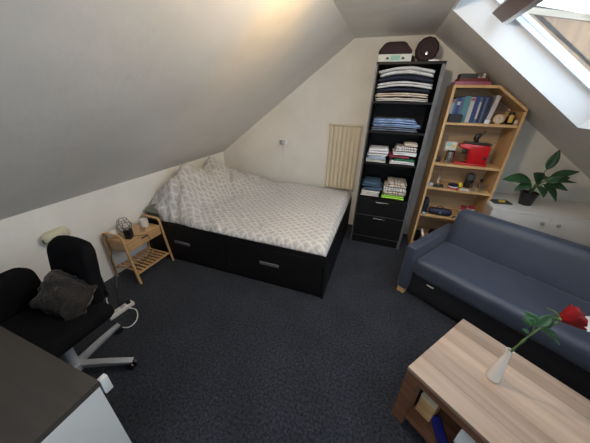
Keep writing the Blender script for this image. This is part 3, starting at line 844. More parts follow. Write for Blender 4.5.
for z0, z1 in ((0.108, 0.400), (0.408, 0.618)):
    b = B(); b.box((0.027, -0.004, z0), (w-0.027, 0.012, z1), 0.0015); b.box((0.05, 0.013, z0+0.02), (w-0.05, 0.36, z0+0.10)); d = b.build('drawer', 'black_wood', wd, smooth=False)
    b = B(); b.box((w/2-0.075, -0.022, z1-0.042), (w/2+0.075, -0.0045, z1-0.018), 0.003); b.build('handle', 'steel', d)
    b = B(); b.box((0.027, -0.005, z0-0.0035), (w-0.027, 0.010, z0-0.0005)); b.build('edge_strip', 'black_edge', d, smooth=False)

def garment(name, m, x0, x1, y0, y1, z0, h, label, cat, group, sag=0.0, amp=0.006, layers=2, seed=0, phase=0.0, rz=0.0, taper=0.0):
    """a folded piece: thin rounded layers sharing one wavy surface"""
    b = B(); lh = h/layers
    for k in range(layers):
        def f(p, q, k=k):
            wv = sag*sin((p.x-x0)/(x1-x0)*pi*1.0+phase)
            nz = amp*noise.noise(Vector((p.x*12, p.y*9, seed*3.1+k)))*1.2
            ex = amp*1.6*noise.noise(Vector((seed*1.7+k*2, p.x*7, p.z*25)))
            e = 0.35+0.65*(1-abs(q.x)**6)
            return (p.x + ex*(1 if abs(q.x) > .9 else 0)*2, p.y + ex*1.5*(1 if q.y < -.5 else 0), p.z + wv + nz*(0.5*(q.z+1)) )
        sh = 0.004*((k+seed) % 3)
        b.rbox((x0+sh, y0+sh, z0+k*lh+0.0006), (x1-sh*0.5, y1, z0+(k+1)*lh-0.0004), lh*0.5, (16, 8, 3), f)
    o = b.build(name, m, angle=180, loc=((x0+x1)/2, (y0+y1)/2, z0))
    if rz: o.rotation_euler[2] = rz
    return tag(o, label, cat, group)
G1 = 'folded jumpers on the top shelf'
z = 1.685
for i, (m, h, lab, nl, sg) in enumerate((
        ('c_offw', 0.030, 'off-white folded jumper, bottom of the stack on the top wardrobe shelf', 2, 0.004),
        ('c_cream', 0.034, 'cream folded jumper near the bottom of the top shelf stack', 2, 0.012),
        ('c_navy', 0.030, 'navy folded jumper under the middle grey one on the top shelf', 1, 0.020),
        ('c_grey', 0.046, 'grey folded jumper between two navy ones on the top wardrobe shelf', 2, 0.028),
        ('c_navy', 0.040, 'navy folded jumper directly under the topmost grey one', 1, 0.034),
        ('c_grey', 0.066, 'light grey folded jumper, topmost of the stack on the top shelf', 2, 0.038))):
    garment('folded_jumper', m, -0.170, 0.345 if i > 1 else 0.33, 2.955, 3.30, z + (0 if i == 0 else 0.0), h, lab, 'jumper', G1, sg, 0.005, nl, i, 0.0)
    z += h + 0.005
z = SH[1]
for i, (m, h, lab, nl, x0, x1) in enumerate((
        ('c_denim_grey', 0.036, 'dark grey folded trousers, bottom of the denim stack', 2, -0.165, 0.31),
        ('c_denim', 0.030, 'faded blue folded jeans in the middle of the denim stack', 2, -0.155, 0.33),
        ('c_denim', 0.042, 'light blue folded jeans on top of the denim stack', 2, -0.150, 0.285))):
    garment('folded_jeans', m, x0, x1, 2.955, 3.28, z+0.001, h, lab, 'jeans', 'folded jeans on the second shelf', 0.004, 0.005, nl, 10+i)
    z += h+0.006
def stack(zb, rows, group, yo=0.0):
    z = zb
    for i, (nm, m, h, nl, x0, x1, lab, cat) in enumerate(rows):
        garment(nm, m, x0, x1, 2.950+yo, 3.25, z+0.001, h, lab, cat, group, 0.003, 0.006, nl, i+int(zb*100))
        z += h+0.005
G3 = 'folded tops on the third shelf'
stack(SH[2], (('folded_tshirt', 'c_offw', 0.026, 2, -0.168, 0.045, 'off-white folded top, lowest of the left stack on the third shelf', 't-shirt'),
              ('folded_tshirt', 'c_lblue', 0.030, 2, -0.160, 0.050, 'pale blue folded top in the left stack on the third shelf', 't-shirt'),
              ('folded_tshirt', 'c_white', 0.026, 2, -0.160, 0.055, 'white folded top in the middle of the left stack, third shelf', 't-shirt'),
              ('folded_tshirt', 'c_white', 0.052, 2, -0.155, 0.070, 'bulky white folded top crowning the left stack, third shelf', 't-shirt')), G3)
stack(SH[2], (('folded_tshirt', 'c_white', 0.034, 2, 0.092, 0.355, 'white folded top, lowest of the right stack on the third shelf', 't-shirt'),
              ('folded_tshirt', 'c_green', 0.020, 1, 0.140, 0.350, 'bottle green folded top in the right stack on the third shelf', 't-shirt'),
              ('folded_tshirt', 'c_maroon', 0.026, 1, 0.076, 0.300, 'maroon folded top sticking out of the right stack', 't-shirt'),
              ('folded_tshirt', 'c_white', 0.040, 2, 0.115, 0.355, 'white folded top above the maroon one, third shelf', 't-shirt'),
              ('folded_tshirt', 'c_strip', 0.046, 2, 0.125, 0.350, 'white finely striped folded top near the top of the right stack', 't-shirt'),
              ('folded_tshirt', 'c_cream', 0.034, 1, 0.205, 0.355, 'cream folded top crowning the right stack, third shelf', 't-shirt')), G3)
G4 = 'folded clothes above the drawers'
stack(SH[3], (('folded_shirt', 'c_offw', 0.070, 3, -0.165, 0.050, 'off-white folded shirt at the bottom left above the drawers', 'shirt'),
              ('folded_shirt', 'c_dblue', 0.040, 1, -0.150, 0.075, 'dark blue folded shirt on top of the off-white one', 'shirt'),
              ('folded_shirt', 'c_dblue', 0.050, 2, -0.165, 0.045, 'dusty blue folded shirt topmost of the left pile above the drawers', 'shirt')), G4)
stack(SH[3], (('folded_shirt', 'c_lime', 0.044, 2, 0.080, 0.335, 'lime green folded shirt under the patterned ones', 'shirt'),
              ('folded_shirt', 'c_mix', 0.040, 2, 0.095, 0.345, 'beige patterned folded shirt resting on the lime green one', 'shirt'),
              ('folded_shirt', 'c_strip', 0.048, 2, 0.085, 0.345, 'crumpled striped white shirt in the middle of the right pile', 'shirt'),
              ('folded_shirt', 'c_mix', 0.050, 2, 0.110, 0.340, 'crumpled beige patterned shirt topmost of the right pile', 'shirt')), G4)

# things on the wardrobe
bx = thing('board_game_box', 'flat pale printed box lying on top of the black wardrobe', 'box', (-0.045, 3.05, WH))
b = B(); b.box((-0.150, -0.10, 0.0), (0.150, 0.18, 0.062), 0.002); b.build('carton', 'board', bx)
b = B(); b.box((-0.035, -0.1015, 0.012), (0.050, -0.1003, 0.052)); b.build('printed_panel', 'print_green', bx)
for x in (-0.065, 0.075):
    b = B(); b.prism([(x-0.016, 0.022), (x+0.002, 0.018), (x+0.020, 0.024), (x+0.010, 0.036), (x-0.006, 0.042)], -0.1016, -0.1003, 'xz'); b.build('printed_mark', 'print_dark', bx)
b = B(); b.prism([(-0.155, 0), (0.145, 0), (0.150, 0.03), (0.085, 0.098), (0.055, 0.106), (-0.075, 0.106), (-0.11, 0.094), (-0.158, 0.035)], -0.07, 0.15, 'xz', 0.012)
o = b.build('maroon_case', 'maroon_hard'); o.location = (-0.045, 3.06, WH+0.0625); tag(o, 'dark maroon soft case with sloping ends on top of the pale printed box', 'case')
hp = thing('round_case', 'dark maroon round case standing on edge on top of the wardrobe', 'case', (0.232, 3.08, WH+0.104))
MR = Matrix.Rotation(pi/2, 4, 'X')
b = B(); b.lathe([(0, -0.05), (0.086, -0.05), (0.103, -0.035), (0.103, 0.035), (0.086, 0.05), (0, 0.05)], n=12, M4=MR); b.build('shell', 'maroon_hard', hp, angle=20)
b = B(); b.lathe([(0.0, 0.0505), (0.06, 0.0505), (0.055, 0.056), (0, 0.057)], n=24, M4=MR); b.build('cover', 'maroon_hard', hp)
b = B(); b.box((-0.006, -0.062, -0.045), (0.010, -0.058, -0.018), 0.001); b.build('zip_pull', 'steel', hp)
b = B(); b.lathe([(0, -0.03), (0.036, -0.03), (0.042, -0.02), (0.042, 0.02), (0.036, 0.03), (0, 0.03)], n=16, M4=MR)
o = b.build('drum_pouch', 'maroon_hard'); o.location = (0.098, 3.165, WH+0.1745-0.0)
tag(o, 'small dark round pouch wedged between the two maroon cases on the wardrobe', 'pouch')
o.location = (0.145, 2.975, WH+0.043)
o.location = (0.113, 3.235, WH+0.042)
b = B(); b.rbox((-0.045, -0.02, 0), (0.045, 0.02, 0.012), 0.005, (4, 4, 2)); o = b.build('white_tag_card', 'paper'); o.location = (0.30, 2.955, WH+0.0005)
tag(o, 'small white card at the front of the wardrobe top under the round case', 'card')

# ------------------------------------------------------------------ pine bookcase cut to the slope
KX0, KX1, KY0, KY1 = 0.535, 1.190, 3.03, 3.375
bc = thing('bookcase', 'light pine bookcase with its top corner cut to follow the roof slope', 'bookcase', (KX0, KY0, 0))
w = KX1-KX0; dd = KY1-KY0; t = 0.024
xs, zt, ze = 0.375, 1.842, 1.628
b = B(); b.box((0, 0, 0), (t, dd, zt-t-.0005)); b.build('side_panel', 'pine_v', bc, smooth=False)
b = B(); b.box((w-t, 0, 0), (w, dd, ze-0.001)); b.build('side_panel', 'pine_v', bc, smooth=False)
b = B(); b.box((0, 0, zt-t), (xs, dd, zt)); b.build('top_panel', 'pine', bc, smooth=False)
b = B(); b.prism([(xs+.0005, zt), (xs+.0005, zt-t), (w-0.002, ze), (w, ze+t*1.0)], 0, dd, 'xz'); b.build('sloping_panel', 'pine', bc, smooth=False)
b = B(); b.prism([(t+.0005, 0.0), (w-t-.0005, 0.0), (w-t-.0005, ze-0.002), (xs, zt-t-0.001), (t+.0005, zt-t-0.001)], dd-0.010, dd, 'xz'); b.build('back_panel', 'pine_back', bc, smooth=False)
KS = [1.513, 1.096, 0.826, 0.485, 0.09]
for z in KS:
    b = B(); b.box((t+.0005, 0.003, z-t), (w-t-.0005, dd-0.0105, z)); b.build('shelf', 'pine', bc, smooth=False)

def book(x, th, h, z, col, depth=0.20, y=3.075, lean=0.0, label='', cat='book', group='books on the top bookcase shelf', mark=None):
    r = thing('book', label, cat, (x, y, z), 0, group)
    r.rotation_euler = (0, lean, 0)
    b = B(); b.box((0, 0, 0), (th, 0.002, h)); b.box((0, 0.002, 0), (0.0025, depth, h)); b.box((th-0.0025, 0.002, 0), (th, depth, h))
    b.build('cover', col, r, smooth=False)
    b = B(); b.box((0.003, 0.0022, 0.003), (th-0.003, depth-0.004, h-0.003)); b.build('pages', 'pages', r, smooth=False)
    if mark:
        b = B(); b.box((0.002, -0.0012, h*mark[1]), (th-0.002, -0.0003, h*mark[2])); b.build('spine_label', mark[0], r, smooth=False)
    return r
bk_m = {}
for n_, c_ in dict(b_lblue=(0.25,0.36,0.50), b_blue=(0.018,0.045,0.17), b_teal=(0.07,0.22,0.25), b_white=(0.50,0.48,0.50), b_navy=(0.009,0.014,0.05), b_red=(0.36,0.03,0.05), b_steel=(0.07,0.12,0.22), b_black=(0.02,0.02,0.03)).items():
    M[n_] = mat(n_+'_cover', c_, 0.45, var=0.08)
x = 0.566
rows = (('b_lblue', 0.026, 0.205, 'thin pale blue book at the far left of the top shelf', ('b_red', 0.86, 0.97)),
        ('b_steel', 0.020, 0.215, 'steel blue book second from the bookcase left side', None),
        ('b_blue', 0.030, 0.222, 'blue book with a white label behind the black pen tray', ('b_white', 0.70, 0.84)),
        ('b_steel', 0.026, 0.228, 'greyish blue book just left of the teal book', None),
        ('b_teal', 0.052, 0.236, 'wide teal book on the top bookcase shelf', None),
        ('b_white', 0.034, 0.228, 'white book with a red head between teal and blue books', ('b_red', 0.86, 0.96)),
        ('b_blue', 0.038, 0.236, 'broad blue book right of the white one', None),
        ('b_steel', 0.020, 0.232, 'thin blue-grey book with pale spine right of the broad blue one', ('b_white', 0.15, 0.8)),
        ('b_navy', 0.024, 0.238, 'navy book in the right half of the book row', None),
        ('b_steel', 0.016, 0.230, 'slim slate blue book between two navy ones', None),
        ('b_navy', 0.030, 0.240, 'dark navy book next to the leaning white one', None),
        ('b_white', 0.036, 0.244, 'white book with a red edge leaning at the end of the row', ('b_red', 0.0, 0.10)))
for i, (c_, th, h, lab, mk) in enumerate(rows):
    lean = (0.0 if i < 6 else 0.03+0.0) if i < 11 else 0.16
    lean = 0.0 if i < 11 else 0.13
    book(x, th, h, KS[0]+0.0008+(0.005 if i == 11 else 0), c_, lean=lean, label=lab, mark=mk)
    x += th+0.0015
b = B(); b.box((0, 0, 0), (0.115, 0.055, 0.004)); b.box((0, 0, 0.0041), (0.115, 0.003, 0.07)); b.box((0, 0.052, 0.0041), (0.115, 0.055, 0.075)); b.box((0, 0.0031, 0.0041), (0.003, 0.0519, 0.072)); b.box((0.112, 0.0031, 0.0041), (0.115, 0.0519, 0.072)); b.box((0.05, 0.0031, 0.0041), (0.053, 0.0519, 0.06))
o = b.build('pen_tray', 'black_plastic', smooth=False); o.location = (0.568, 3.036-0.018+0.0, KS[0]+0.0005); o.location.y = 3.034-0.0
o.location = (0.568, 3.016+0.0, KS[0]+0.0005)
o.location = (0.570, 3.0375-0.020+0.0, KS[0]+0.0005)
tag(o, 'black mesh pen tray in front of the leftmost books', 'tray')
b = B(); b.box((0, 0, 0), (0.045, 0.004, 0.034)); b.box((0, 0.004, 0), (0.045, 0.02, 0.004)); o = b.build('name_card', ['paper'], smooth=False); o.location = (0.888, 3.045, KS[0]+0.0005)
tag(o, 'small pinkish white card standing before the books, beside the round clock', 'card')
rc = thing('desk_clock', 'round wooden desk clock with pale dial on the top bookcase shelf', 'clock', (1.005, 3.075, KS[0]+0.046), radians(-8))
b = B(); b.lathe([(0, -0.014), (0.044, -0.014), (0.045, 0.014), (0.034, 0.0145), (0.034, 0.010), (0, 0.010)], n=28, M4=MR); b.build('case', 'pine', rc)
b = B(); b.lathe([(0, 0.0105), (0.0335, 0.0105), (0.0335, 0.012), (0, 0.012)], n=28, M4=MR); b.build('dial', 'c_cream', rc)
b = B(); b.box((-0.0015, -0.0145, 0), (0.0015, -0.0125, 0.024)); b.box((0, -0.0145, -0.0015), (0.017, -0.0125, 0.0015)); b.build('hands', 'print_dark', rc)
fg = thing('figurine', 'small black and gold figurine at the right end of the top bookcase shelf', 'figurine', (1.112, 3.115, KS[0]+.0005), radians(-10))
b = B(); b.lathe([(0, 0), (0.030, 0.0), (0.040, 0.02), (0.036, 0.055), (0.022, 0.078), (0.024, 0.092), (0.016, 0.108), (0, 0.112)], n=18); b.build('body', 'black_plastic', fg)
b = B(); b.rbox((-0.022, -0.050, 0.015), (0.018, -0.034, 0.085), 0.008, (4, 3, 6)); b.build('belly', 'gold', fg)
b = B(); b.rbox((0.030, -0.058, 0.0), (0.056, -0.030, 0.045), 0.008, (4, 3, 4)); b.build('cup', 'c_cream', fg)
b = B(); b.rbox((-0.075, -0.04, 0), (-0.042, 0.0, 0.024), 0.008, (4, 4, 3)); b.build('base_block', 'black_plastic', fg)

# on top of the bookcase
KT = 1.8425
b = B(); b.box((0, 0, 0), (0.30, 0.24, 0.030), 0.003); o = b.build('game_box', 'purple'); o.location = (0.545, 3.06, KT); tag(o, 'flat plum coloured box on top of the pine bookcase', 'box')
b = B(); b.box((0, 0, 0), (0.24, 0.20, 0.028), 0.003); o = b.build('game_box', 'darkred'); o.location = (0.575, 3.075, KT+0.0305); tag(o, 'dark red flat box stacked on the plum box', 'box')
b = B(); b.box((0, 0, 0), (0.15, 0.14, 0.040), 0.003); o = b.build('game_box', 'print_dark'); o.location = (0.585, 3.12, KT+0.059); tag(o, 'small blackish box topmost of the stack on the bookcase', 'box')
b = B(); b.lathe([(0, 0), (0.014, 0), (0.018, 0.008), (0.010, 0.02), (0.013, 0.032), (0, 0.04)], n=12); o = b.build('bottle_stopper', 'c_cream'); o.location = (0.775, 3.09, KT+0.059); tag(o, 'tiny cream knob-shaped ornament beside the dark box on the bookcase', 'ornament')

# second shelf: steel flask, coffee machine
z2 = KS[1]+0.0006
fl = thing('steel_canister', 'tall brushed steel canister on the left of the coffee machine shelf', 'canister', (0.695, 3.10, z2))
b = B(); b.lathe([(0, 0), (0.042, 0), (0.043, 0.004), (0.041, 0.125), (0, 0.126)], n=24); b.build('body', 'steel', fl)
b = B(); b.lathe([(0, 0.1265), (0.036, 0.1265), (0.036, 0.136), (0, 0.137)], n=24); b.build('lid', 'black_plastic', fl)
b = B(); b.box((-0.052, -0.032, 0), (0.052, 0.032, 0.085), 0.004); tb = b.build('tea_box', 'c_offw', None)
tb.location = (0.672, 3.102, z2+0.1375); tb.rotation_euler[2] = 0.1; tag(tb, 'pale tea box with green and yellow print on the steel canister', 'box')
b = B(); b.box((-0.045, -0.0332, 0.045), (0.0, -0.0322, 0.078)); o = b.build('printed_panel', 'print_green', tb)
b = B(); b.lathe([(0, 0.0322), (0.016, 0.0322), (0.016, 0.0332), (0, 0.0332)], (0.02, 0, 0.045), 14, MR); b.build('printed_spot', 'yellow', tb)
cm = thing('coffee_machine', 'red capsule coffee machine with black top on the bookcase', 'coffee machine', (0.90, 3.12, z2), radians(-4))
b = B(); b.prism([(-0.035, 0.022), (0.135, 0.022), (0.135, 0.205), (-0.10, 0.215), (-0.145, 0.205), (-0.145, 0.178), (-0.10, 0.165), (-0.045, 0.155)], -0.055, 0.055, 'xz', 0.008); b.build('body', 'red_plastic', cm)
b = B(); b.box((-0.150, -0.056, 0.0), (0.150, 0.056, 0.020), 0.006); b.build('base', 'red_plastic', cm)
b = B(); b.box((-0.115, -0.05, 0.2155), (0.13, 0.05, 0.228), 0.004, M4=T(ry=radians(1.5))); b.build('lid', 'black_plastic', cm)
b = B(); b.tube([(0.005, 0, 0.228), (-0.012, 0, 0.27), (-0.004, 0, 0.30), (0.018, 0, 0.31)], [0.02, 0.024, 0.022, 0.012], 14); b.tube([(0.005, 0, 0.270), (0.030, 0, 0.305), (0.055, 0, 0.345)], [0.012, 0.009, 0.007], 10); b.build('lever', 'black_plastic', cm)
b = B(); b.lathe([(0, 0), (0.012, 0), (0.012, 0.014), (0, 0.015)], (0.105, -0.0560, 0.085), 14, MR); b.build('knob', 'black_plastic', cm)
b = B(); b.rbox((-0.10, -0.025, 0.110), (-0.055, 0.025, 0.154), 0.01, (4, 4, 4)); b.build('spout', 'black_plastic', cm)
b = B(); b.rbox((0, 0, 0), (0.05, 0.05, 0.045), 0.01, (4, 4, 4)); o = b.build('black_jar', 'black_plastic'); o.location = (0.572, 3.10, z2); tag(o, 'small black jar at the left side of the coffee machine shelf', 'jar')

# third shelf
z3 = KS[2]+0.0006
def glassware(name, prof, loc, label, cat='glass', group=None):
    b = B(); b.lathe(prof, n=20); o = b.build(name, 'glass'); o.location = loc; tag(o, label, cat, group); return o
glassware('glass_bottle', [(0, 0), (0.030, 0), (0.034, 0.01), (0.033, 0.07), (0.012, 0.11), (0.011, 0.175), (0.015, 0.18), (0.009, 0.18), (0.009, 0.112), (0.030, 0.068), (0.030, 0.006), (0, 0.006)], (0.660, 3.13, z3), 'clear narrow-necked glass bottle on the middle bookcase shelf', 'bottle')
b = B(); b.rbox((-0.055, -0.02, 0), (0.055, 0.02, 0.022), 0.01, (8, 4, 3)); b.rbox((-0.05, -0.018, 0.012), (-0.01, 0.018, 0.036), 0.01, (4, 4, 3)); b.rbox((0.012, -0.018, 0.012), (0.05, 0.018, 0.036), 0.01, (4, 4, 3))
o = b.build('sunglasses', 'black_plastic'); o.location = (0.662, 3.062, z3); tag(o, 'black sunglasses lying before the clear bottle', 'sunglasses')
b = B(); b.box((0, 0, 0), (0.04, 0.06, 0.035), 0.004); o = b.build('small_carton', 'c_lblue'); o.location = (0.572, 3.07, z3); tag(o, 'tiny pale blue carton at the left end of the middle shelf', 'box')
ti = thing('round_tin', 'round tin with navy lid and red and white side on the middle shelf', 'tin', (0.815, 3.085, z3))
b = B(); b.lathe([(0, 0), (0.05, 0), (0.05, 0.018), (0, 0.0185)]); b.build('tin_base', 'b_red', ti)
b = B(); b.lathe([(0, 0.0188), (0.0505, 0.0188), (0.0505, 0.030), (0, 0.0305)]); b.build('tin_band', 'c_white', ti)
b = B(); b.lathe([(0, 0.0308), (0.052, 0.0308), (0.052, 0.045), (0.046, 0.048), (0, 0.049)]); b.build('lid', 'b_navy', ti)
b = B(); b.lathe([(0, 0), (0.012, 0.002), (0.026, 0.014), (0.028, 0.028), (0.022, 0.046), (0.010, 0.055), (0, 0.056)], n=18); b.tube([(0, 0, 0.055), (0.004, 0, 0.066)], 0.004, 8)
o = b.build('yellow_timer', 'yellow'); o.location = (0.895, 3.145, z3); tag(o, 'bright yellow egg-shaped kitchen timer on the middle shelf', 'timer')
b = B(); b.box((-0.045, -0.03, 0), (0.045, 0.03, 0.002)); b.box((-0.005, -0.032, 0.0021), (0.04, 0.025, 0.004), M4=T(rz=0.3)); o = b.build('leaflet', 'paper', smooth=False); o.location = (0.930, 3.075, z3); o.rotation_euler[2] = -0.3
tag(o, 'white and pink leaflets lying right of the round tin', 'leaflet')
b = B(); b.box((-0.028, -0.018, 0), (0.0, 0.018, 0.004)); o2 = b.build('ticket', 'b_red', smooth=False); o2.location = (0.90, 3.05, z3+0.0); o2.rotation_euler[2] = 0.2; o2.location = (0.845+0.02, 3.043-0.005, z3); tag(o2, 'small red ticket at the shelf edge beside the round tin', 'ticket')
gr = thing('coffee_grinder', 'black rounded grinder standing at the back of the middle shelf', 'grinder', (0.985, 3.20, z3))
b = B(); b.lathe([(0, 0), (0.048, 0), (0.050, 0.01), (0.042, 0.09), (0, 0.092)], n=20); b.build('body', 'black_plastic', gr)
b = B(); b.lathe([(0, 0.0925), (0.043, 0.0925), (0.046, 0.12), (0.034, 0.155), (0, 0.165)], n=20); b.build('hopper', 'print_dark', gr)
gp = [(0, 0), (0.026, 0), (0.032, 0.075), (0.030, 0.075), (0.024, 0.005), (0, 0.005)]
for gx, gy, lab in ((1.00, 3.07, 'clear drinking glass nearest the leaflets on the middle shelf'), (1.075, 3.065, 'clear drinking glass between two others on the middle shelf'), (1.125, 3.13, 'clear drinking glass by the right side of the bookcase')):
    glassware('drinking_glass', gp, (gx, gy, z3), lab, 'glass', 'drinking glasses on the middle bookcase shelf')
st = thing('wine_stopper', 'steel bottle stopper with black top between the drinking glasses', 'stopper', (1.105, 3.21, z3))
b = B(); b.lathe([(0, 0), (0.020, 0), (0.022, 0.05), (0.010, 0.06), (0.010, 0.075), (0, 0.076)], n=14); b.build('body', 'steel', st)
b = B(); b.lathe([(0, 0.0765), (0.013, 0.0765), (0.015, 0.10), (0, 0.106)], n=14); b.build('cap', 'black_plastic', st)

# fourth shelf
z4 = KS[3]+0.0006
b = B(); b.rbox((-0.03, -0.06, 0), (0.03, 0.06, 0.185), 0.028, (6, 8, 10), lambda p, q: (p.x*(1-0.25*max(0, q.z)), p.y, p.z))
o = b.build('navy_pouch', 'navy_pouch', angle=180); o.location = (0.600, 3.115, z4); tag(o, 'navy pouch standing upright at the left end of the speaker shelf', 'pouch')
jb = thing('portable_speaker', 'black cylindrical portable speaker lying on the lower bookcase shelf', 'speaker', (0.765, 3.085, z4+0.044), radians(-3))
MY = Matrix.Rotation(pi/2, 4, 'Y')
b = B(); b.lathe([(0, -0.115), (0.030, -0.115), (0.041, -0.10), (0.043, -0.05), (0.043, 0.05), (0.041, 0.10), (0.030, 0.115), (0, 0.115)], n=24, M4=MY); b.build('body', 'navy_pouch', jb)
for s_ in (-1, 1):
    b = B(); b.lathe([(0, 0), (0.026, 0), (0.024, 0.006), (0, 0.007)], (s_*0.1153, 0, 0), 20, MY if s_ > 0 else MY @ Matrix.Rotation(pi, 4, 'Y')); b.build('end_cap', 'black_plastic', jb)
b = B(); b.box((-0.010, -0.0455, -0.008), (0.010, -0.0425, 0.008), 0.001); b.build('badge', 'silver_plastic', jb)
b = B(); b.tube([(-0.04, 0, 0.042), (-0.03, 0, 0.062), (0.0, 0, 0.068), (0.02, 0, 0.060), (0.03, 0, 0.042)], 0.005, 8); b.build('carry_loop', 'black_plastic', jb)
b = B(); b.rbox((-0.02, -0.015, 0), (0.02, 0.015, 0.025), 0.008, (4, 4, 3)); o = b.build('eraser', 'c_lblue'); o.location = (0.588, 3.047-0.0, z4); tag(o, 'small pale blue eraser in front of the navy pouch', 'eraser'); o.location = (0.592, 3.036+0.002, z4)
for i, (gx, gy, c_, lab) in enumerate(((0.925, 3.075, 'b_black', 'black marker lying beside the portable speaker'), (0.955, 3.060, 'c_maroon', 'dark pink marker lying right of the black marker'), (0.985, 3.085, 'c_lblue', 'pale marker lying left of the red-lidded jar'))):
    r = thing('marker_pen', lab, 'marker', (gx, gy, z4+0.0085), 0.9+0.2*i, 'marker pens on the lower bookcase shelf')
    b = B(); b.lathe([(0, -0.045), (0.007, -0.045), (0.008, 0.02), (0, 0.021)], n=12, M4=MY); b.build('barrel', c_, r)
    b = B(); b.lathe([(0, 0.0212), (0.008, 0.0212), (0.007, 0.05), (0, 0.051)], n=12, M4=MY); b.build('cap', 'ceramic', r)
jr = thing('spread_jar', 'white labelled jar with red lid near the right of the lower shelf', 'jar', (1.075, 3.11, z4))
b = B(); b.lathe([(0, 0), (0.036, 0), (0.040, 0.008), (0.040, 0.115), (0.032, 0.125), (0, 0.126)], n=22); b.build('glass_body', 'c_offw', jr)
b = B(); b.lathe([(0, 0.1265), (0.036, 0.1265), (0.036, 0.150), (0, 0.151)], n=22); b.build('lid', 'b_red', jr)
j2 = thing('spice_jar', 'small brown jar with red cap left of the white jar on the lower shelf', 'jar', (1.005, 3.15, z4))
b = B(); b.lathe([(0, 0), (0.028, 0), (0.028, 0.085), (0, 0.086)], n=18); b.build('glass_body', 'c_mix', j2)
b = B(); b.lathe([(0, 0.0865), (0.027, 0.0865), (0.027, 0.125), (0, 0.126)], n=18); b.build('lid', 'b_red', j2)

# bottom shelf
z5 = KS[4]+0.0006
b = B(); b.lathe([(0, 0), (0.075, 0), (0.080, 0.01), (0.080, 0.022), (0, 0.024)], n=28, M4=T(ry=radians(72))); o = b.build('white_plate', 'ceramic'); o.location = (0.655, 3.12, z5+0.0775); tag(o, 'white round plate leaning on the bottom bookcase shelf', 'plate')
b = B(); b.rbox((-0.035, -0.05, 0), (0.035, 0.05, 0.13), 0.02, (6, 6, 6)); o = b.build('black_bag', 'black_fabric', angle=180); o.location = (0.602, 3.10, z5); tag(o, 'small black bag behind the leaning white plate', 'bag')
b = B(); b.rbox((-0.07, -0.05, 0), (0.07, 0.05, 0.16), 0.03, (8, 6, 6)); o = b.build('black_bag', 'black_fabric', angle=180); o.location = (0.80, 3.14, z5); tag(o, 'black lumpy bag at the middle of the bottom bookcase shelf', 'bag')
b = B(); b.box((-0.10, -0.06, 0), (0.10, 0.06, 0.09), 0.004); o = b.build('cardboard_box', 'c_cream'); o.location = (1.02, 3.13, z5); tag(o, 'beige cardboard box at the right of the bottom bookcase shelf', 'box')

# ------------------------------------------------------------------ low white cabinet under the slope
CX0, CX1, CY0, CY1, CH = 1.155, 2.30, 2.82, 3.39, 0.752
cb = thing('white_cabinet', 'low white cabinet with two knobbed doors behind the sofa', 'cabinet', (CX0, CY0, 0))
# bookcase stands in front of its rear left corner, so the carcass steps back there
w = CX1-CX0
b = B(); b.prism([(0.0, -0.004), (w, -0.004), (w, CY1-CY0), (0.045, CY1-CY0), (0.045, 0.2), (0.0, 0.2)], CH-0.022, CH, 'xy'); b.build('top_panel', 'white_paint', cb, smooth=False)
b = B(); b.prism([(0.0, 0.022), (w, 0.022), (w, CY1-CY0), (0.045, CY1-CY0), (0.045, 0.2), (0.0, 0.2)], 0.06, CH-0.0225, 'xy'); b.build('carcass', 'c_cream', cb, smooth=False)
b = B(); b.box((0.05, 0.05, 0), (w-0.03, 0.5, 0.0595)); b.build('plinth', 'white_paint', cb, smooth=False)
for x0, x1, kx in ((0.002, 0.487, 0.425), (0.491, 0.975, 0.553)):
    b = B(); b.box((x0, 0.0, 0.065), (x1, 0.0215, CH-0.026), 0.002); d = b.build('door', 'white_paint', cb, smooth=False)
    b = B(); b.lathe([(0, 0), (0.007, 0), (0.006, 0.012), (0.017, 0.018), (0.018, 0.026), (0.010, 0.031), (0, 0.032)], (kx, -0.0003, 0.665), 18, MR); b.build('knob', 'silver_plastic', d)
b = B(); b.box((0.979, 0.0, 0.065), (w, 0.0215, CH-0.026), 0.002); b.build('fixed_panel', 'white_paint', cb, smooth=False)

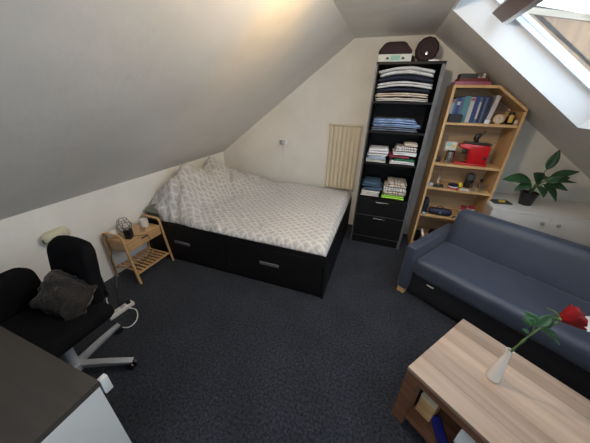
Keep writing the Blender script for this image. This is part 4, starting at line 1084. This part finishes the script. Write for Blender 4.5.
pt = thing('potted_plant', 'broad-leaved green houseplant in a small black pot on the white cabinet', 'plant', (1.505, 3.065, CH+0.0005))
b = B(); b.lathe([(0, 0), (0.052, 0), (0.055, 0.004), (0.074, 0.120), (0.079, 0.122), (0.079, 0.132), (0.070, 0.132), (0.069, 0.112), (0, 0.110)], n=28); b.build('pot', 'black_plastic', pt)
b = B(); b.lathe([(0, 0.1105), (0.0675, 0.1105), (0.067, 0.117), (0.03, 0.122), (0, 0.121)], n=20); b.build('soil', 'soil', pt)
LV = [ # stem end (local), leaf direction, up, length, width
    ((0.045, 0.0, 0.375), (0.10, -0.02, 1.0), (-0.3, -1, 0.1), 0.20, 0.085, -0.03),
    ((0.090, -0.02, 0.305), (1.0, -0.25, 0.62), (-0.3, -0.6, 1), 0.20, 0.095, 0.10),
    ((0.080, -0.02, 0.270), (1.0, -0.2, 0.14), (0, -0.5, 1), 0.21, 0.06, 0.05),
    ((0.075, -0.03, 0.240), (0.8, -0.4, 0.02), (0, -0.6, 1), 0.17, 0.11, 0.22),
    ((0.060, -0.03, 0.235), (0.55, -0.55, -0.35), (0.1, -0.5, 1), 0.19, 0.10, 0.35),
    ((0.025, -0.03, 0.250), (-0.35, -0.3, 0.35), (0.1, -1, 0.5), 0.17, 0.13, 0.15),
    ((-0.05, -0.02, 0.250), (-1.0, -0.2, 0.15), (0, -0.7, 1), 0.24, 0.14, 0.22),
    ((-0.04, 0.03, 0.230), (-0.7, 0.4, 0.10), (0, -0.4, 1), 0.20, 0.10, 0.20),
    ((0.05, 0.05, 0.260), (0.5, 0.55, 0.20), (0, -0.4, 1), 0.20, 0.10, 0.25),
    ((0.02, -0.05, 0.215), (0.15, -0.9, -0.25), (0.1, -0.4, 1), 0.14, 0.09, 0.3),
    ((-0.045, -0.04, 0.225), (-0.8, -0.5, -0.15), (0.1, -0.5, 1), 0.16, 0.09, 0.35),
    ((0.06, -0.04, 0.270), (0.7, -0.2, 0.35), (0, -0.8, 0.8), 0.17, 0.10, 0.10),
]
for i, (e, d, u, L_, W2, cu_) in enumerate(LV):
    b = B(); e = Vector(e)
    b.tube(spline([(0.012*cos(i*2.1), 0.012*sin(i*2.1), 0.117), (e.x*0.35, e.y*0.35, 0.117+(e.z-0.117)*0.6), tuple(e)]), 0.0038, 6)
    sm = b.build('stem', 'stem', pt)
    b = B(); b.leaf(e - Vector(d).normalized()*0.004, d, u, L_, W2, curl=cu_, fold=0.16); b.build('leaf', 'leaf', sm, angle=180)

ph = thing('dark_tray', 'thin dark square tray on the left end of the white cabinet', 'tray', (1.275, 3.02, CH+0.0005), radians(12))
b = B(); b.box((-0.085, -0.055, 0), (0.085, 0.055, 0.004)); b.box((-0.085, -0.055, 0.0041), (0.085, -0.05, 0.014)); b.box((-0.085, 0.05, 0.0041), (0.085, 0.055, 0.014)); b.box((-0.085, -0.0499, 0.0041), (-0.08, 0.0499, 0.014)); b.box((0.08, -0.0499, 0.0041), (0.085, 0.0499, 0.014))
b.build('dish', 'print_dark', ph, smooth=False)
b = B(); b.rbox((-0.03, -0.02, 0), (0.035, 0.022, 0.022), 0.01, (6, 6, 3), lambda p, q: (p.x+0.3*p.y, p.y, p.z))
o = b.build('yellow_sponge', 'gold'); o.location = (1.282, 3.015, CH+0.0052); tag(o, 'yellow lump lying in the thin dark tray on the cabinet', 'sponge')

# ------------------------------------------------------------------ sofa
sf = thing('sofa', 'slate blue sofa standing at an angle before the bookcase and white cabinet', 'sofa', (0.355, 2.130, 0), radians(-34))
SL, SD = 1.86, 0.80
# local x along the length, y to the back
b = B(); b.box((0.0, 0.0, 0.06), (0.092, 0.80, 0.53), 0.016, 4); b.build('armrest', 'sofa', sf, angle=50)
b = B(); b.rbox((SL-0.125, 0.0, 0.06), (SL, 0.80, 0.535), 0.035, (6, 14, 8)); b.build('armrest', 'sofa', sf, angle=180)
def seatf(p, q):
    return (p.x, p.y, p.z + (0.010*(1-q.x**4)*(1-q.y**2) + 0.006*noise.noise(p*4.5))*(1 if q.z > 0.3 else 0) - 0.012*exp(-((p.x-0.75)/0.02)**2)*(1 if q.z > 0.9 and q.y > -0.7 else 0))
b = B(); b.rbox((0.095, 0.012, 0.255), (SL-0.130, 0.60, 0.425), 0.045, (60, 18, 6), seatf); b.build('seat_cushion', 'sofa', sf, angle=180)
def backf(p, q):
    k = (p.z-0.40)/0.38
    return (p.x, p.y + 0.09*k - (0.012*(1-q.x**4)*(1-q.z**2) if q.y < -0.5 else 0), p.z)
b = B(); b.rbox((0.095, 0.565, 0.30), (SL-0.130, 0.715, 0.755), 0.055, (30, 6, 12), backf); b.build('backrest', 'sofa', sf, angle=180)
b = B(); b.box((0.095, 0.06, 0.03), (SL-0.130, 0.70, 0.25), 0.006); bs = b.build('storage_base', 'sofa_dark', sf)
b = B(); b.box((0.245, 0.045, 0.205), (0.305, 0.0595, 0.213), 0.002); b.build('pull_tab', 'ceramic', bs)
for x, y in ((0.045, 0.04), (SL-0.045, 0.04), (0.045, 0.70), (SL-0.045, 0.70)):
    b = B(); b.box((x-0.035, y-0.03, 0.0), (x+0.035, y+0.03, 0.0595), 0.004); b.build('leg', 'pine', sf)
b = B(); b.box((-0.11, -0.07, 0), (0.11, 0.07, 0.002)); b.box((-0.10, -0.065, 0.0021), (0.105, 0.068, 0.004), M4=T(rz=0.06)); o = b.build('paper_sheet', 'paper', smooth=False)
o.location = (1.490, 1.700, 0.440); o.rotation_euler[2] = 0.2
tag(o, 'white paper sheets on the sofa seat behind the rose', 'paper')

# ------------------------------------------------------------------ coffee table
ct = thing('coffee_table', 'low wooden coffee table with washed plank top and open shelf in front of the sofa', 'coffee table', (0.321, 0.967, 0), radians(-37.2))
TL, TD, TH_ = 1.15, 0.59, 0.45
b = B(); b.box((0, 0, TH_-0.022), (TL, TD, TH_), 0.0025); b.build('tabletop', 'oak', ct, smooth=False)
b = B(); b.box((0.002, 0.002, 0.385), (TL-0.002, 0.022, TH_-0.0225)); b.box((0.002, TD-0.022, 0.385), (TL-0.002, TD-0.002, TH_-0.0225)); b.build('apron', 'oak_dark', ct, smooth=False)
for x0 in (0.002, TL-0.072):
    for y0 in (0.002, TD-0.072):
        b = B(); b.box((x0, y0, 0.0), (x0+0.07, y0+0.07, 0.3845)); b.build('leg', 'oak_dark', ct, smooth=False)
b = B(); b.box((0.003, 0.093, 0.385), (0.022, TD-0.023, TH_-0.0225)); b.build('end_rail', 'oak_dark', ct, smooth=False)
b = B(); b.box((0.0725, 0.006, 0.075), (TL-0.0725, TD-0.006, 0.10)); b.build('shelf', 'oak_dark', ct, smooth=False)
b = B(); b.box((0.004, 0.0925, 0.075), (0.022, TD-0.0725, 0.3845)); b.build('end_panel', 'oak_dark', ct, smooth=False)
def on_table(o, x, y, z):
    v = Matrix.Rotation(radians(-37.2), 4, 'Z') @ Vector((x, y, 0)); o.location = (0.321+v.x, 0.967+v.y, z)
cbx = thing('tissue_box', 'pale yellow and brown carton on the coffee table shelf next to the leg', 'box', (0, 0, 0), radians(-37.2)); on_table(cbx, 0.125, 0.135, 0.1005)
b = B(); b.box((-0.042, -0.055, 0), (0.042, 0.055, 0.135), 0.003); b.build('carton', 'gold_card' if False else 'pine', cbx)
b = B(); b.box((-0.043, -0.056, 0.1355), (0.043, 0.056, 0.150), 0.002); b.build('lid', 'cream_plastic', cbx)
def bag(p, q): return (p.x*(1+0.1*sin(20*p.y)), p.y+0.02*sin(12*p.x), p.z*(0.7+0.3*abs(sin(14*p.x+8*p.y))))
b = B(); b.rbox((-0.085, -0.028, 0), (0.085, 0.028, 0.045), 0.02, (18, 10, 4), bag); o = b.build('blue_bag', 'blue_cloth', angle=180); on_table(o, 0.232, 0.072, 0.1012); o.rotation_euler[2] = radians(-92); tag(o, 'crumpled royal blue cloth bag on the coffee table shelf', 'bag')
rl = thing('paper_roll', 'white paper towel roll lying on the coffee table shelf', 'paper roll', (0, 0, 0), radians(-37.2)); on_table(rl, 0.395, 0.14, 0.1007+0.055)
b = B(); b.lathe([(0.02, -0.11), (0.055, -0.11), (0.055, 0.11), (0.02, 0.11), (0.02, -0.11)], n=28, M4=MY); b.build('paper', 'paper', rl)
b = B(); b.lathe([(0.0185, -0.112), (0.0197, -0.112), (0.0197, 0.112), (0.0185, 0.112)], n=20, M4=MY); b.build('core', 'c_cream', rl)
b = B(); b.rbox((-0.06, -0.04, 0), (0.06, 0.04, 0.07), 0.02, (8, 6, 4)); o = b.build('brown_pouch', 'c_mix', angle=180); on_table(o, 0.36, 0.30, 0.1008); tag(o, 'beige patterned pouch behind the blue bag on the table shelf', 'pouch')

VX, VY = 0.727, 1.057
b = B(); b.lathe([(0, 0), (0.028, 0), (0.031, 0.004), (0.030, 0.02), (0.025, 0.07), (0.019, 0.12), (0.0135, 0.165), (0.0125, 0.195), (0.015, 0.212), (0.013, 0.212), (0.0105, 0.195), (0.011, 0.165), (0.020, 0.06), (0.024, 0.01), (0, 0.008)], n=28)
o = b.build('bud_vase', 'ceramic'); o.location = (VX, VY, TH_+0.0004); tag(o, 'slender white ceramic bud vase on the coffee table', 'vase')
rs = thing('rose', 'single red rose with green leaves leaning out of the white bud vase', 'rose', (VX, VY, TH_+0.02))
def rl_(x, y, z): return (x-VX, y-VY, z-TH_-0.02)
sp1 = spline([rl_(0.731, 1.058, 0.60), rl_(0.735, 1.058, 0.665), rl_(0.752, 1.06, 0.74), rl_(0.772, 1.065, 0.80), rl_(0.798, 1.07, 0.840), rl_(0.835, 1.075, 0.880)])
b = B(); b.tube(sp1, [0.0042 + 0.0012*sin(i*0.9) for i in range(len(sp1))], 8)
b.tube([rl_(0.768, 1.064, 0.795), rl_(0.757, 1.062, 0.83), rl_(0.748, 1.06, 0.855)], 0.003, 6)
b.tube([rl_(0.785, 1.067, 0.822), rl_(0.82, 1.068, 0.80), rl_(0.85, 1.068, 0.785)], 0.0028, 6)
b.build('stem', 'stem', rs)
for base, d, u, L_, W2 in (((0.760, 1.062, 0.835), (-0.55, 0.1, 0.65), (0.2, -1, 0.5), 0.075, 0.06), ((0.770, 1.063, 0.835), (0.35, 0.1, 0.8), (-0.2, -1, 0.5), 0.075, 0.055),
                      ((0.755, 1.06, 0.845), (-0.9, 0, 0.25), (0, -1, 0.4), 0.05, 0.045),
                      ((0.785, 1.067, 0.825), (1.0, 0.0, -0.30), (0, -0.5, 1), 0.085, 0.032), ((0.845, 1.068, 0.787), (1.0, 0, -0.7), (0, -0.6, 1), 0.05, 0.016),
                      ((0.752, 1.06, 0.79), (-0.7, 0, 0.35), (0, -0.6, 1), 0.03, 0.02)):
    b = B(); b.leaf(rl_(*base), d, u, L_, W2, curl=0.12, fold=0.12); b.build('leaf', 'leaf', rs, angle=180)
# flower head: layered cupped petals around a tilted axis
hc = Vector(rl_(0.828, 1.075, 0.893)); ax = Vector((0.90, 0.05, 0.50)).normalized()
u0 = ax.cross(Vector((0, 0, 1))).normalized(); v0 = ax.cross(u0)
b = B()
def petal(a, r0, r1, L_, wid, open_):
    top = []; bot = []; n, m = 8, 6
    for i in range(n+1):
        t = i/n
        for j in range(m+1):
            s = j/m*2-1
            an = a + s*wid*(0.35+0.65*sin(pi*min(1, t*0.75+0.15)))
            r = r0 + (r1-r0)*sin(t*pi/2) - open_*(-0.2*t*t*t) - 0.006*abs(s)**3
            h = L_*t*(1-0.12*s*s) - (0.008*t**4 if open_ > 0.02 else 0)
            rr = r + open_*t**3
            for lst, o_ in ((top, 0.0006), (bot, -0.0006)):
                lst.append(hc + ax*h + (u0*cos(an)+v0*sin(an))*max(0.001, rr+o_))
    N0 = len(top); F = []; S_ = m+1
    for i in range(n):
        for j in range(m):
            q = i*S_+j
            F.append((q, q+1, q+S_+1, q+S_)); F.append((N0+q, N0+q+S_, N0+q+S_+1, N0+q+1))
    for i in range(n):
        q = i*S_; F.append((q, q+S_, N0+q+S_, N0+q)); q += m; F.append((q, N0+q, N0+q+S_, q+S_))
    for j in range(m): F.append((n*S_+j, n*S_+j+1, N0+n*S_+j+1, N0+n*S_+j))
    b.add(top+bot, F)
for ring, (cnt, r0, r1, L_, wd_, op) in enumerate(((3, 0.003, 0.010, 0.072, 1.4, -0.002), (4, 0.005, 0.019, 0.074, 1.1, -0.004), (5, 0.007, 0.028, 0.073, 0.95, -0.002), (5, 0.010, 0.037, 0.068, 0.9, 0.002), (6, 0.012, 0.042, 0.060, 0.85, 0.008))):
    for k in range(cnt): petal(2*pi*k/cnt+ring*0.7, r0, r1, L_, wd_, op)
b.build('bloom', 'rose', rs, angle=180)
b = B(); b.lathe([(0, -0.008), (0.006, -0.008), (0.010, 0.0), (0.008, 0.006), (0, 0.006)], tuple(hc), 12, ax.to_track_quat('Z', 'Y').to_matrix().to_4x4()); b.build('calyx', 'stem', rs)
for a in (2.2, 3.4, 4.6, 5.6):
    dr_ = (u0*cos(a)+v0*sin(a))
    b = B(); b.leaf(hc + dr_*0.009, dr_*1.0 + ax*(-0.1) + Vector((-0.3, 0, 0.2)), ax, 0.045, 0.013, curl=0.25); b.build('sepal', 'leaf_pale', rs, angle=180)
